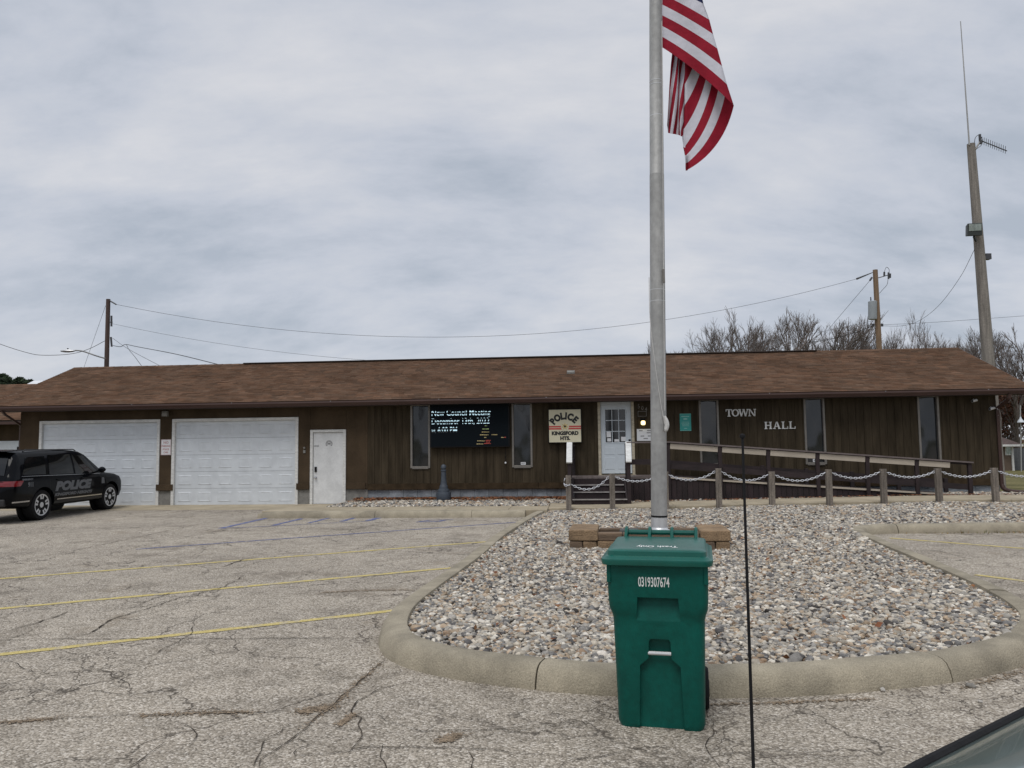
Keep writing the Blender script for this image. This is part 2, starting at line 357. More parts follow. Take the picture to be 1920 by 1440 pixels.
def boolean_cut(o, cutters):                 # cut with meshes given as builders, then bake
    for q in cutters:
        bpy.context.view_layer.update()
        cm = q.mesh('cut', ['black']); bm = bmesh.new(); bm.from_mesh(cm); bmesh.ops.recalc_face_normals(bm, faces=bm.faces); bm.to_mesh(cm); bm.free()
        co = bpy.data.objects.new('cut', cm); C.objects.link(co)
        if o.parent: co.matrix_world = o.parent.matrix_world
        bpy.context.view_layer.update()
        md = o.modifiers.new('b', 'BOOLEAN'); md.operation = 'DIFFERENCE'; md.object = co; md.solver = 'EXACT'
        bpy.context.view_layer.update()
        dg = bpy.context.evaluated_depsgraph_get(); me = bpy.data.meshes.new_from_object(o.evaluated_get(dg)); o.modifiers.remove(md)
        o.data = me; bpy.data.objects.remove(co)
    return o
# ================================================================== GROUND
def sm(a, b, x): t = min(1, max(0, (x - a) / (b - a))); return t * t * (3 - 2 * t)
xs = [-900, -400, -200, -120, -80] + list(range(-60, 61, 6)) + [80, 120, 200, 400, 900]
ys = [-600, -200, -80, -40] + list(range(-20, 121, 5)) + [150, 200, 300, 500, 1200]
def gz(x, y): return -0.03 - 1.15 * sm(30, 66, y) + 2.2 * sm(80, 160, y)
g = MB(); g.grid([[(x, y, gz(x, y)) for x in xs] for y in ys])
tag(g.build('ground', 'lawn', smooth=True), 'dull green and straw coloured lawn around the hall', 'ground', kind='structure')
g = MB()
for (x0, x1, y0, y1) in ((-60, 40, -45, 14.2), (-60, 1.5, 14.2, 27.0)):
    nx, ny = 24, 12
    g.grid([[(x0 + (x1 - x0) * i / nx, y0 + (y1 - y0) * k / ny, 0) for i in range(nx + 1)] for k in range(ny + 1)])
lot = tag(g.build('parking_lot', 'asphalt'), 'worn grey chip-seal asphalt with cracks and faded lines', 'parking lot', kind='structure')

def catmull(pts, n=8):
    P = [Vector(p) for p in pts]; P = [P[0] * 2 - P[1]] + P + [P[-1] * 2 - P[-2]]; o = []
    for i in range(1, len(P) - 2):
        for k in range(n):
            t = k / n; a, b, c, d = P[i - 1:i + 3]
            o.append(0.5 * ((2 * b) + (c - a) * t + (2 * a - 5 * b + 4 * c - d) * t * t + (3 * b - a - 3 * c + d) * t ** 3))
    o.append(P[-2]); return o

# ---- kerb round the island (outer foot line), in one run
KP = [(0.46, 17.92), (0.25, 16.93), (-0.36, 13.54), (-0.72, 10.74), (-1.10, 8.3), (-1.20, 7.3), (-1.12, 6.52), (-0.90, 6.02), (-0.45, 5.64), (0.15, 5.36),
      (0.67, 5.22), (1.25, 5.15), (2.1, 5.2), (2.98, 5.42), (3.7, 5.78), (4.30, 6.30), (4.70, 6.95), (5.02, 8.0), (5.32, 9.6), (5.52, 10.8), (5.74, 12.0), (5.98, 13.2), (6.25, 13.75), (6.75, 13.93), (7.6, 13.9), (9.1, 13.88), (11.5, 13.86), (15, 13.84)]
kp = catmull([(x, y, 0) for x, y in KP], 8)
def normals(pts):
    o = []
    for i, p in enumerate(pts):
        d = (pts[min(i + 1, len(pts) - 1)] - pts[max(i - 1, 0)]).normalized(); o.append(Vector((-d.y, d.x, 0)))
    return o
kn = normals(kp)
def cum(pts):
    s = [0]
    for a, b in zip(pts, pts[1:]): s.append(s[-1] + (b - a).length)
    return s
ks = cum(kp)
def at_s(s):
    i = max(0, min(len(ks) - 2, next((k for k in range(len(ks) - 1) if ks[k + 1] >= s), len(ks) - 2)))
    t = (s - ks[i]) / max(1e-6, ks[i + 1] - ks[i]); return kp[i].lerp(kp[i + 1], t), kn[i].lerp(kn[i + 1], t).normalized()
def s_near(x, y): return ks[min(range(len(kp)), key=lambda i: (kp[i].x - x) ** 2 + (kp[i].y - y) ** 2)]
PROF = [(0.0, -0.05), (0.004, 0.03), (0.022, 0.085), (0.045, 0.122), (0.075, 0.143), (0.11, 0.152), (0.17, 0.155), (0.232, 0.155), (0.245, 0.148), (0.25, 0.10), (0.25, -0.05)]
kerb = bpy.data.objects.new('kerb', None); C.objects.link(kerb); tag(kerb, 'rounded tan concrete kerb enclosing the pebble island', 'kerb', kind='structure')
joints = [0, 3.0, 6.2, 9.2, s_near(0.15, 5.36) - 0.02, s_near(2.95, 5.4), s_near(4.7, 6.95) + 0.9, s_near(5.52, 10.8), s_near(6.75, 13.93) + 0.1, s_near(9.1, 13.9) + 0.6, ks[-1]]
for a, b in zip(joints, joints[1:]):
    n = max(3, int((b - a) / 0.12)); rows = []; ph = random.random() * 9; tz = (random.random() - 0.5) * 0.006
    for i in range(n + 1):
        s = a + 0.006 + (b - a - 0.012) * i / n; p, nn_ = at_s(s); k = 0.004 * math.sin(s * 2.1 + ph) + 0.003 * math.sin(s * 5.3 + ph)
        rows.append([(p.x + nn_.x * (u + k), p.y + nn_.y * (u + k), z + (tz if z > 0 else 0) + k * 0.6) for u, z in PROF])
    q = MB(); q.grid(rows); q.f.append(tuple(range(len(PROF)))[::-1]); q.m.append(0); q.c.append((1, 1, 1))
    o = len(rows) - 1; q.f.append(tuple(range(o * len(PROF), (o + 1) * len(PROF)))); q.m.append(0); q.c.append((1, 1, 1))
    q.build('kerb_stone', 'kerb', kerb, smooth=True, fixn=True, angle=50)

# ---- walk
def zw(lx): return 0.15 + 0.14 * sm(1.0, 11.5, lx)
walk = bpy.data.objects.new('sidewalk', None); C.objects.link(walk); walk.location = (0, BY, 0); walk.rotation_euler = (0, 0, -BA)
tag(walk, 'pale tan concrete sidewalk along the front of the hall', 'sidewalk', kind='structure')
def slab(x0, x1, y0, y1, za, zb, name='paving_slab', low=-0.05, m='sidewalk', bev=0.012):
    q = MB(); q.hexa([(x0, y0, low), (x1, y0, low), (x1, y1, low), (x0, y1, low), (x0, y0, za), (x1, y0, zb), (x1, y1, zb), (x0, y1, za)])
    return q.build(name, m, walk, bevel=bev)
for x0, x1 in ((-5.72, -4.3), (-4.294, -2.8), (-2.794, -1.3), (-1.294, 0.2), (0.206, 1.12)):
    slab(x0, x1, -3.80, -2.62, 0.15, 0.15)
X = 1.126
while X < 15.5:
    x1 = X + 1.5; slab(X, x1 - 0.006, -3.30, -1.75, zw(X), zw(x1)); X = x1
# kerb in front of the left walk
kl = bpy.data.objects.new('kerb', None); C.objects.link(kl); kl.location = (0, BY, 0); kl.rotation_euler = (0, 0, -BA)
tag(kl, 'low straight concrete kerb before the walk beside the white doors', 'kerb', kind='structure')
for x0, x1 in ((-5.78, -2.9), (-2.892, -0.62), (-0.612, 0.62)):
    rows = []
    n = 16
    for i in range(n + 1):
        x = x0 + (x1 - x0) * i / n; k = 0.004 * math.sin(x * 3.1) + 0.003 * math.sin(x * 8); e = 0.0
        if x0 < -5: e = 0.13 * max(0, 1 - (x + 5.78) / 0.55) ** 2
        rows.append([(x, -4.05 + u + k + e * (1.0 if u < 0.2 else 0.3), z - (0.05 * e / 0.13 if z > 0.1 else 0)) for u, z in PROF])
    q = MB(); q.grid(rows); P_ = len(PROF)
    q.f += [tuple(range(P_))[::-1], tuple(range(n * P_, (n + 1) * P_))]; q.m += [0, 0]; q.c += [(1, 1, 1)] * 2
    q.build('kerb_stone', 'kerb', kl, smooth=True, fixn=True, angle=50)
# apron before the garage doors and the door step
ap = bpy.data.objects.new('apron', None); C.objects.link(ap); ap.location = (0, BY, 0); ap.rotation_euler = (0, 0, -BA)
tag(ap, 'tan concrete apron in front of the garage doors', 'apron', kind='structure')
X = -15.6
for x1 in (-12.4, -10.3, -8.2, -6.0):
    q = MB(); q.hexa([(X, -1.5, -0.05), (x1 - 0.012, -1.5, -0.05), (x1 - 0.012, 0.3, -0.05), (X, 0.3, -0.05), (X, -1.5, 0.006), (x1 - 0.012, -1.5, 0.006), (x1 - 0.012, 0.3, 0.03), (X, 0.3, 0.03)]); q.build('paving_slab', 'sidewalk', ap); X = x1
q = MB(); q.hexa([(-6.0, -2.61, -0.05), (-4.55, -2.61, -0.05), (-4.55, 0.2, -0.05), (-6.0, 0.2, -0.05), (-6.0, -2.61, 0.035), (-4.55, -2.61, 0.10), (-4.55, 0.2, 0.03), (-6.0, 0.2, 0.03)]); q.build('paving_slab', 'sidewalk', ap)

# ---- gravel beds
def inside(px, py, poly):
    c = np.zeros(len(px), bool); n = len(poly)
    for i in range(n):
        x0, y0 = poly[i]; x1, y1 = poly[(i + 1) % n]
        if y0 == y1: continue
        k = ((y0 > py) != (y1 > py)) & (px < (x1 - x0) * (py - y0) / (y1 - y0) + x0); c ^= k
    return c
def ico(sub):
    bm = bmesh.new(); bmesh.ops.create_icosphere(bm, subdivisions=sub, radius=1); v = np.array([p.co[:] for p in bm.verts]); f = np.array([[q.index for q in p.verts] for p in bm.faces]); bm.free(); return v, f
PAL = np.array([(1.42, 1.40, 1.34), (1.12, 1.06, 0.96), (0.95, 0.90, 0.82), (0.80, 0.79, 0.77), (0.60, 0.60, 0.61), (0.42, 0.43, 0.46), (0.88, 0.72, 0.56), (0.62, 0.46, 0.34), (0.24, 0.24, 0.26), (0.98, 0.82, 0.66), (0.13, 0.12, 0.12), (1.55, 1.52, 1.48)])
PW = np.array([0.13, 0.13, 0.14, 0.14, 0.12, 0.10, 0.08, 0.06, 0.07, 0.06, 0.04, 0.025]); PW /= PW.sum()
def pebbles(x, y, z, size, sub):
    V, Fc = ico(sub); n = len(x); nv = len(V)
    ax = np.stack([rng.uniform(0.85, 1.45, n), rng.uniform(0.75, 1.1, n), rng.uniform(0.5, 0.8, n)], 1) * (size * rng.lognormal(0, 0.30, n))[:, None]
    # lumpy stones: a few shared unit shapes
    shapes = [V * (1 + 0.16 * rng.standard_normal((nv, 1)).clip(-1.3, 1.3) * (1 if sub > 1 else 0.9)) for _ in range(10)]
    base = np.stack(shapes)[rng.integers(0, 10, n)] * ax[:, None, :]
    th = rng.uniform(0, 2 * np.pi, n); ti = rng.normal(0, 0.32, n)
    c, s, ct, st = np.cos(th), np.sin(th), np.cos(ti), np.sin(ti)
    X = base[:, :, 0] * ct[:, None] - base[:, :, 2] * st[:, None]; Z = base[:, :, 0] * st[:, None] + base[:, :, 2] * ct[:, None]; Y = base[:, :, 1]
    P = np.stack([X * c[:, None] - Y * s[:, None] + x[:, None], X * s[:, None] + Y * c[:, None] + y[:, None], Z + z[:, None]], 2).reshape(-1, 3)
    FF = (Fc[None] + (np.arange(n) * nv)[:, None, None]).reshape(-1, 3)
    col = PAL[rng.choice(len(PAL), n, p=PW)] * rng.uniform(0.72, 1.2, (n, 1))
    return P, FF, np.repeat(col, nv, 0)
def np_mesh(name, chunks, m):
    vo = 0; Vs, Fs, Cs = [], [], []
    for P, FF, cc in chunks: Vs.append(P); Fs.append(FF + vo); Cs.append(cc); vo += len(P)
    V = np.concatenate(Vs).astype(np.float32); Fq = np.concatenate(Fs).astype(np.int32); Cc = np.concatenate(Cs)
    me = bpy.data.meshes.new(name); me.vertices.add(len(V)); me.vertices.foreach_set('co', V.ravel()); nf, k = Fq.shape
    me.loops.add(nf * k); me.loops.foreach_set('vertex_index', Fq.ravel()); me.polygons.add(nf)
    me.polygons.foreach_set('loop_start', np.arange(nf, dtype=np.int32) * k)
    a = me.color_attributes.new('Col', 'FLOAT_COLOR', 'POINT'); a.data.foreach_set('color', np.concatenate([Cc, np.ones((len(Cc), 1))], 1).astype(np.float32).ravel())
    me.materials.append(M[m]); me.update(calc_edges=True); me.validate(); me.polygons.foreach_set('use_smooth', np.ones(nf, bool))
    o = bpy.data.objects.new(name, me); C.objects.link(o); return o
inner = [(p.x + n_.x * 0.235, p.y + n_.y * 0.235) for p, n_ in zip(kp, kn)]
wl = [LW(x, -3.31)[:2] for x in (15.4, 12, 8, 4, 1.12)] + [LW(1.11, -3.31)[:2], LW(1.11, -3.8)[:2]]
poly = inner + [tuple(p) for p in wl]
def zwalk_xy(x, y): return zw((x * CA - (y - BY) * SA))
def zg(x, y):
    t = np.clip((y - 11) / 6.5, 0, 1); t = t * t * (3 - 2 * t); lx = x * CA - (y - BY) * SA
    k = np.clip((lx - 1) / 10.5, 0, 1); zwv = 0.15 + 0.14 * k * k * (3 - 2 * k)
    zz_ = (0.118 * (1 - t) + (zwv - 0.05) * t)
    m = np.clip((x - 5.5) / 1.5, 0, 1) * np.clip((15.5 - y) / 1.6, 0, 1)          # dips to the cross kerb
    return zz_ * (1 - m) + 0.118 * m + 0.018 * np.sin(x * 1.7 + 1) * np.sin(y * 1.3) - 0.012
def scatter(poly, dens, y0, y1):
    a = np.array(poly); x0, x1 = a[:, 0].min(), a[:, 0].max(); n = int((x1 - x0) * (y1 - y0) * dens)
    x = rng.uniform(x0, x1, n); y = rng.uniform(y0, y1, n); k = inside(x, y, poly); return x[k], y[k]
gb = MB(); gb.add([(x, y, float(zg(np.array(x), np.array(y))) - 0.03) for x, y in poly], [tuple(range(len(poly)))])
gb.build('gravel_bed', 'soil').select_set(False)
tag(bpy.data.objects['gravel_bed'], 'bare soil base under the pebbles of the island', 'ground', kind='structure')
ch = []
for y0, y1, dens, size, sub in ((5.2, 8.2, 1850, 0.0188, 2), (8.2, 12.0, 1350, 0.0205, 1), (12.0, 19.5, 850, 0.0245, 1)):
    x, y = scatter(poly, dens, y0, y1); vis = (np.abs(x) < y * 0.72 + 0.4)
    x, y = x[vis], y[vis]; z = zg(x, y) + rng.uniform(-0.014, 0.012, len(x)); ch.append(pebbles(x, y, z, size, sub))
tag(np_mesh('gravel', ch, 'pebble'), 'mixed white tan and grey river pebbles filling the kerbed island', 'gravel', kind='stuff')
# strip of stones against the hall
poly2 = [tuple(LW(a, b)[:2]) for a, b in ((-4.54, -2.61), (1.1, -2.61), (1.1, -1.76), (15.4, -1.76), (15.4, -0.02), (13.1, 0.1), (-4.54, 0.1))]
def zs(x, y): lx = x * CA - (y - BY) * SA; k = np.clip((lx - 1) / 10.5, 0, 1); return 0.13 + 0.09 * k * k * (3 - 2 * k)
gb = MB(); gb.add([(x, y, float(zs(np.array(x), np.array(y)))) for x, y in poly2], [tuple(range(len(poly2)))])
tag(gb.build('gravel_bed', 'soil'), 'soil strip under the stones along the hall', 'ground', kind='structure')
x, y = scatter(poly2, 420, 18.0, 23.0); ch = [pebbles(x, y, zs(x, y) + rng.uniform(0.0, 0.03, len(x)), 0.031, 1)]
tag(np_mesh('gravel', ch, 'pebble'), 'strip of pale stones between the sidewalk and the hall wall', 'gravel', kind='stuff')
# dead leaves
def leaves(pts, size, name, label, up=0.012):
    q = MB()
    for (x, y, z) in pts:
        s = size * random.uniform(0.6, 1.3); a = random.uniform(0, 6.28); c, d = math.cos(a) * s, math.sin(a) * s; h = [random.uniform(0, up * 2.2) for _ in range(4)]
        k = random.uniform(0.55, 1.35); col = (k * random.uniform(0.9, 1.15), k, k * random.uniform(0.75, 1.05))
        q.add([(x - c, y - d, z + h[0]), (x + d * 0.55, y - c * 0.55, z + h[1]), (x + c, y + d, z + h[2]), (x - d * 0.55, y + c * 0.55, z + h[3])], [(0, 1, 2), (0, 2, 3)], 0, col)
    return tag(q.build(name, 'leaf'), label, 'leaves', kind='stuff')
pts = []
for _ in range(3600):
    lx = random.uniform(-4.5, 1.6); ly = -abs(random.gauss(0, 0.22 + 0.30 * (0.5 + 0.5 * math.sin(lx * 3.1 + 2 * math.sin(lx * 1.3))))) - 0.02; p = LW(lx, ly); pts.append((p.x, p.y, float(zs(np.array(p.x), np.array(p.y))) + random.uniform(0.03, 0.07)))
for _ in range(420):
    lx = random.uniform(3.4, 13); ly = -1.62 - abs(random.gauss(0, 0.10)); p = LW(lx, ly); pts.append((p.x, p.y, zw(lx) + 0.004))
leaves(pts, 0.05, 'dead_leaves', 'drift of rusty dead leaves along the foot of the hall')
pts = []
for _ in range(190):
    x = random.uniform(-0.6, 6.5); y = random.uniform(5.6, 17)
    if inside(np.array([x]), np.array([y]), poly)[0]: pts.append((x, y, float(zg(np.array(x), np.array(y))) + 0.02))
leaves(pts, 0.034, 'dead_leaves', 'scattered brown oak leaves lying on the island pebbles', 0.02)

# ---- painted lines
def ribbon(pts, wd, z, jag=0.15, step=0.12, mi=0, q=None):
    q = q or MB(); P = [Vector((p[0], p[1], 0)) for p in pts]; s = cum(P); n = max(2, int(s[-1] / step)); L_, R_ = [], []
    for i in range(n + 1):
        d = s[-1] * i / n; k = next((j for j in range(len(s) - 1) if s[j + 1] >= d - 1e-6), len(s) - 2); t = (d - s[k]) / max(1e-6, s[k + 1] - s[k])
        p = P[k].lerp(P[k + 1], t); dr = (P[k + 1] - P[k]).normalized(); nr = Vector((-dr.y, dr.x, 0)); w_ = wd(i / n) if callable(wd) else wd
        L_.append(p + nr * w_ / 2 * (1 + random.uniform(-jag, jag)) + Vector((0, 0, z))); R_.append(p - nr * w_ / 2 * (1 + random.uniform(-jag, jag)) + Vector((0, 0, z)))
    return q.grid([R_, L_])
def line(a, b, m, wd, label_part):
    p, r = G(*a), G(*b); d = (p - r); q = ribbon([p + d * 0.0, r], wd, 0.004); o = q.build('painted_line', m, lot); return o
for a, b in (((-120, 1094.5), (930, 1014.6)), ((-150, 1155), (874, 1062.6)), ((-170, 1247), (752, 1144))):
    line(a, b, 'yellow_line', 0.10, 'yellow')
line((255, 1030), (988, 978), 'blue_line', 0.075, 'blue')
line((414, 991), (505, 970.5), 'blue_line', 0.13, 'blue'); line((512, 985.4), (566, 972.6), 'blue_line', 0.11, 'blue'); line((578, 981), (616, 971.6), 'blue_line', 0.10, 'blue')
line((640, 978), (664, 971.2), 'blue_line', 0.11, 'blue'); line((689, 976.6), (712, 970.6), 'blue_line', 0.16, 'blue'); line((418, 991), (692, 977.4), 'blue_line', 0.05, 'blue')
line((780, 979), (822, 978), 'blue_line', 0.11, 'blue'); line((800, 975.6), (850, 974.8), 'blue_line', 0.07, 'blue'); line((822, 978), (836, 975), 'blue_line', 0.09, 'blue'); line((781, 979), (806, 975.6), 'blue_line', 0.07, 'blue')
for a, b in (((1668, 1009), (2080, 1041)), ((1829, 1078), (2100, 1113))): line(a, b, 'yellow_line', 0.10, 'yellow')
# ---- long cracks, some packed with dirt
def jitter(P, amp):
    o = []
    for a, b in zip(P, P[1:]):
        n = max(2, int((b - a).length / 0.09))
        for i in range(n):
            p = a.lerp(b, i / n); o.append(p + Vector((random.gauss(0, amp), random.gauss(0, amp), 0)) if i else p)
    o.append(P[-1]); return o
def crack(px, wd, m='crack', name='crack', amp=0.014):
    wd *= 0.62; P = jitter([G(*p) for p in px], amp); q = ribbon(P, lambda t: wd * (0.35 + 0.9 * random.random()) * (0.4 + 0.6 * math.sin(math.pi * min(1, max(0, t * 0.94 + 0.03)))), 0.008, 0.35, 0.05); return q.build(name, m, lot)
def fleck(P, wd, n):                          # loose dirt gathered along a line
    q = MB(); P = [Vector(p) for p in P]; s = cum(P)
    for _ in range(n):
        d = random.random() * s[-1]; k = next((j for j in range(len(s) - 1) if s[j + 1] >= d - 1e-6), len(s) - 2); t = (d - s[k]) / max(1e-6, s[k + 1] - s[k]); p = P[k].lerp(P[k + 1], t)
        x, y = p.x + random.gauss(0, wd * 0.6) * random.random(), p.y + random.gauss(0, wd * 0.6) * random.random(); r_ = random.uniform(0.003, 0.011); a = random.uniform(0, 6.28)
        q.add([(x + r_ * math.cos(a + b) * random.uniform(.6, 1.4), y + r_ * math.sin(a + b) * random.uniform(.6, 1.4), 0.0055 + random.random() * 0.003) for b in (0, 1.5, 3.1, 4.6)], [(0, 1, 2, 3)])
    o = q.build('dirt_streak', 'crack_dirt', lot); o['kind'] = 'stuff'; return o
def c7(l): return [(a / 1.811, 930 + b / 1.811) for a, b in l]
CR = [([(0, 490), (330, 488), (700, 486), (1290, 482)], 0.022), ([(1310, 560), (1220, 630), (1130, 715), (1060, 765), (1000, 820), (930, 870), (880, 923)], 0.018),
      ([(0, 772), (250, 752), (450, 748), (700, 738), (1000, 735), (1130, 715)], 0.014), ([(1420, 628), (1280, 660), (1210, 700), (1190, 740), (1230, 820), (1180, 880)], 0.016),
      ([(600, 350), (480, 390), (380, 420), (300, 470), (200, 490)], 0.03), ([(830, 270), (760, 310), (600, 350)], 0.02), ([(0, 640), (120, 605), (330, 590), (480, 560), (650, 470), (665, 400)], 0.013),
      ([(40, 455), (180, 415), (230, 395)], 0.03), ([(560, 840), (480, 900), (440, 923)], 0.014), ([(920, 870), (1010, 825), (1060, 845), (990, 885), (1080, 880), (1240, 855), (1460, 860), (1680, 862), (1990, 900)], 0.013),
      ([(1240, 740), (1420, 800), (1620, 800), (2050, 762)], 0.011), ([(1080, 770), (1180, 800), (1260, 790), (1340, 770)], 0.011), ([(0, 235), (330, 170), (540, 125), (750, 80)], 0.03), ([(440, 112), (860, 60)], 0.03),
      ([(760, 240), (830, 215)], 0.04), ([(1000, 770), (900, 830), (860, 923)], 0.012), ([(330, 590), (420, 630), (440, 650)], 0.013), ([(120, 605), (60, 570), (0, 560)], 0.013), ([(600, 770), (660, 800), (640, 850)], 0.012),
      ([(1190, 740), (1060, 745), (1000, 735)], 0.011), ([(1300, 850), (1290, 890), (1330, 960)], 0.011), ([(1590, 870), (1600, 923), (1570, 990)], 0.012), ([(0, 700), (150, 660), (330, 664), (500, 690)], 0.010),
      ([(580, 330), (520, 350), (450, 380)], 0.02), ([(1090, 110), (1180, 118), (1300, 95)], 0.03), ([(1480, 195), (1380, 190)], 0.03)]
for l, w_ in CR: crack(c7(l), w_)
for px, w_ in (([(1640, 1270), (1700, 1285), (1775, 1300), (1799, 1313.5), (1818, 1324), (1840, 1332.5), (1880, 1348)], 0.010), ([(1326, 1335), (1336, 1365), (1322, 1400), (1352, 1445)], 0.012), ([(1165, 1340), (1080, 1365), (1000, 1367), (900, 1385)], 0.010),
               ([(1250, 1400), (1150, 1415), (1060, 1430), (1000, 1470)], 0.011), ([(1352, 1420), (1450, 1405), (1560, 1425), (1660, 1412)], 0.009)): crack(px, w_)
for l, w_ in (([(1300, 565), (1220, 632), (1130, 717), (1020, 790)], 0.06), ([(470, 748), (700, 738), (860, 736)], 0.075), ([(0, 772), (200, 757)], 0.05), ([(1090, 330), (1200, 323), (1400, 320)], 0.10), ([(1010, 735), (1130, 717)], 0.09), ([(1500, 836), (1560, 810)], 0.06), ([(1150, 780), (1205, 742)], 0.05)):
    fleck([G(*p) for p in c7(l)], w_, int(330 * w_ / 0.06))
fleck([G(*p) for p in ((1335, 1323), (1480, 1318), (1640, 1312))], 0.045, 420)
fleck([G(*p) for p in ((1800, 1292), (1880, 1270), (1990, 1240))], 0.09, 420)
# loose pebbles by the kerb
for i, (px, py, r_, lb) in enumerate(((1655, 1297, 0.026, 'single pale pebble lying on the asphalt against the kerb'), (1820, 1289, 0.024, 'dark pebble on the asphalt below the kerb joint'), (1838, 1318, 0.018, 'small grey pebble out on the cracked asphalt'))):
    p = G(px, py); Pq, FF, cc = pebbles(np.array([0.0]), np.array([0.0]), np.array([r_ * 0.55]), r_, 2)
    o = np_mesh('pebble', [(Pq, FF, cc * 0 + (0.5 if i == 1 else 1.0))], 'pebble'); o.location = p; tag(o, lb, 'pebble')
# weeds and dirt along the cross kerb
q = MB()
for _ in range(1500):
    p = G(random.uniform(1690, 1960), random.gauss(996, 2.0)); h = random.uniform(0.02, 0.07) * (1 if p.x > 7.8 else 0.5); a = random.uniform(0, 6.28); c, d = math.cos(a) * 0.008, math.sin(a) * 0.008; k = random.uniform(0.5, 1.6)
    tx, ty = random.gauss(0, 0.025), random.gauss(0, 0.025); q.add([(p.x - c, p.y - d, 0), (p.x + c, p.y + d, 0), (p.x + tx, p.y + ty, h)], [(0, 1, 2)], 0, (k * random.uniform(0.9, 2.0), k, k * 0.7))
tag(q.build('weeds', 'grass_blade'), 'low weeds and grass growing at the foot of the cross kerb', 'weeds', kind='stuff')
fleck([G(*p) for p in ((1652, 1001), (1800, 1001), (2000, 1000))], 0.40, 420)
# ================================================================== TOWN HALL
hall = thing('town_hall', 'long low brown wood-sided hall with shingled roof and two garage doors', 'building', (0, BY, 0), -BA)
XL, XR, XM = -14.90, 13.08, -4.20
EAVE_Y, EAVE_Z, RID_Y, RID_Z = -0.52, 2.99, 3.42, 4.52
RX0, RX1 = -15.62, 13.80
GD = [(-14.27, -10.48), (-10.10, -6.26)]
OPEN = [(GD[0][0], GD[0][1], 0, 2.55), (GD[1][0], GD[1][1], 0, 2.55), (-5.90, -4.84, 0, 2.17), (2.41, 3.42, 0.80, 2.92)]
WIN = [(-2.94, -2.37), (-0.02, 0.56), (5.21, 5.75), (8.04, 8.60), (11.04, 11.60)]
OPEN += [(a, b, 1.03, 2.87) for a, b in WIN]
def cols(x0, x1, z0, z1, cuts, ops):
    X = sorted({x0, x1, *[c for c in cuts if x0 < c < x1], *[v for o in ops for v in o[:2] if x0 < v < x1]}); o = []
    for a, b in zip(X, X[1:]):
        if b - a < 0.012: continue
        zs_ = [(z0, z1)]
        for (p, q_, r_, s_) in ops:
            if p < (a + b) / 2 < q_:
                nz_ = []
                for (u, v) in zs_:
                    if r_ > u: nz_.append((u, min(v, r_)))
                    if s_ < v: nz_.append((max(u, s_), v))
                zs_ = [t for t in nz_ if t[1] - t[0] > 0.01]
        o += [(a, b, u, v) for u, v in zs_]
    return o
# core walls
q = MB()
for a, b, u, v in cols(XM, XR, 0.43, 3.06, [], OPEN): q.box(a, b, 0.0, 0.14, u, v)
wall = q.build('wall', 'siding', hall)
q = MB(); q.box(XL, XL + 0.14, 0.142, 7.0, 0, 3.06); q.box(XR - 0.14, XR, 0.142, 7.0, 0.0, 3.06); q.box(XL, XR, 7.0, 7.14, 0, 3.06)
for x in (XL, XR - 0.14):                     # gable triangles
    z_ = 3.06; q.add([(x, 0.0, z_), (x, 7.0, z_), (x, 3.42, 4.42), (x + 0.14, 0.0, z_), (x + 0.14, 7.0, z_), (x + 0.14, 3.42, 4.42)], [(0, 2, 1), (3, 4, 5), (0, 1, 4, 3), (1, 2, 5, 4), (2, 0, 3, 5)])
q.build('side_wall', 'siding', hall)
q = MB(); q.box(XL + 0.2, XR - 0.2, 0.40, 6.9, 0.02, 3.0); q.build('interior', 'dark_in', hall)
# plain sheet siding round the garage
k = XL
for a, b, u, v in cols(XL, XM, 0.45, 3.06, [-12.4, -9.9, -7.5], OPEN):
    MB().box(a + 0.0015, b - 0.0015, 0.0, 0.14, u, v).build('wall_panel', 'siding_plain', hall, bevel=0.003, seg=1)
# grooved boards
cuts = [XM + 0.2033 * i for i in range(90)]
for a, b, u, v in cols(XM, XR, 0.60, 3.04, cuts, OPEN):
    MB().box(a + 0.004, b - 0.004, -0.017 - random.random() * 0.002, -0.0005, u, v).build('siding_board', 'siding', wall)
X = XM
for x1 in (0.72, 2.38, 4.1, 6.5, 8.95, 11.4, XR):
    if X == 0.72: X, x1 = 0.72, 2.38
    MB().box(X + 0.004, x1 - 0.004, -0.034, -0.001, 0.425, 0.597).build('skirt_board', 'skirt', hall, bevel=0.004, seg=1); X = x1
MB().box(XM - 0.05, XM + 0.0, -0.022, -0.001, 0.46, 3.04).build('trim_board', 'siding_plain', hall)
# foundation blocks
def blocks(x0, x1):
    n = max(1, round((x1 - x0) / 0.41)); d = (x1 - x0) / n
    for r_ in range(2):
        for i in range(n + (1 if r_ and n > 2 else 0)):
            a = x0 + d * (i - (0.5 if r_ and n > 2 else 0)); b = min(a + d, x1); a = max(a, x0)
            MB().box(a + 0.004, b - 0.004, 0.035 + random.random() * 0.004, 0.18, r_ * 0.212, r_ * 0.212 + 0.206).build('foundation_block', 'found', hall)
blocks(XM, XR)
for a, b in ((XL, GD[0][0]), (GD[0][1], GD[1][0]), (GD[1][1], -5.90), (-4.84, XM)):
    MB().box(a + 0.003, b - 0.003, 0.02, 0.18, 0, 0.445).build('foundation_block', 'concrete_grey', hall, bevel=0.006)
for a, b in ((XL - 0.02, GD[0][0] - 0.02), (GD[0][1] - 0.07, GD[1][0] + 0.07), (GD[1][1] - 0.04, -5.92), (-4.82, XM - 0.052)):
    MB().box(a, b, -0.05, -0.0012, 0.452, 0.63).build('skirt_board', 'siding_plain', hall, bevel=0.005)

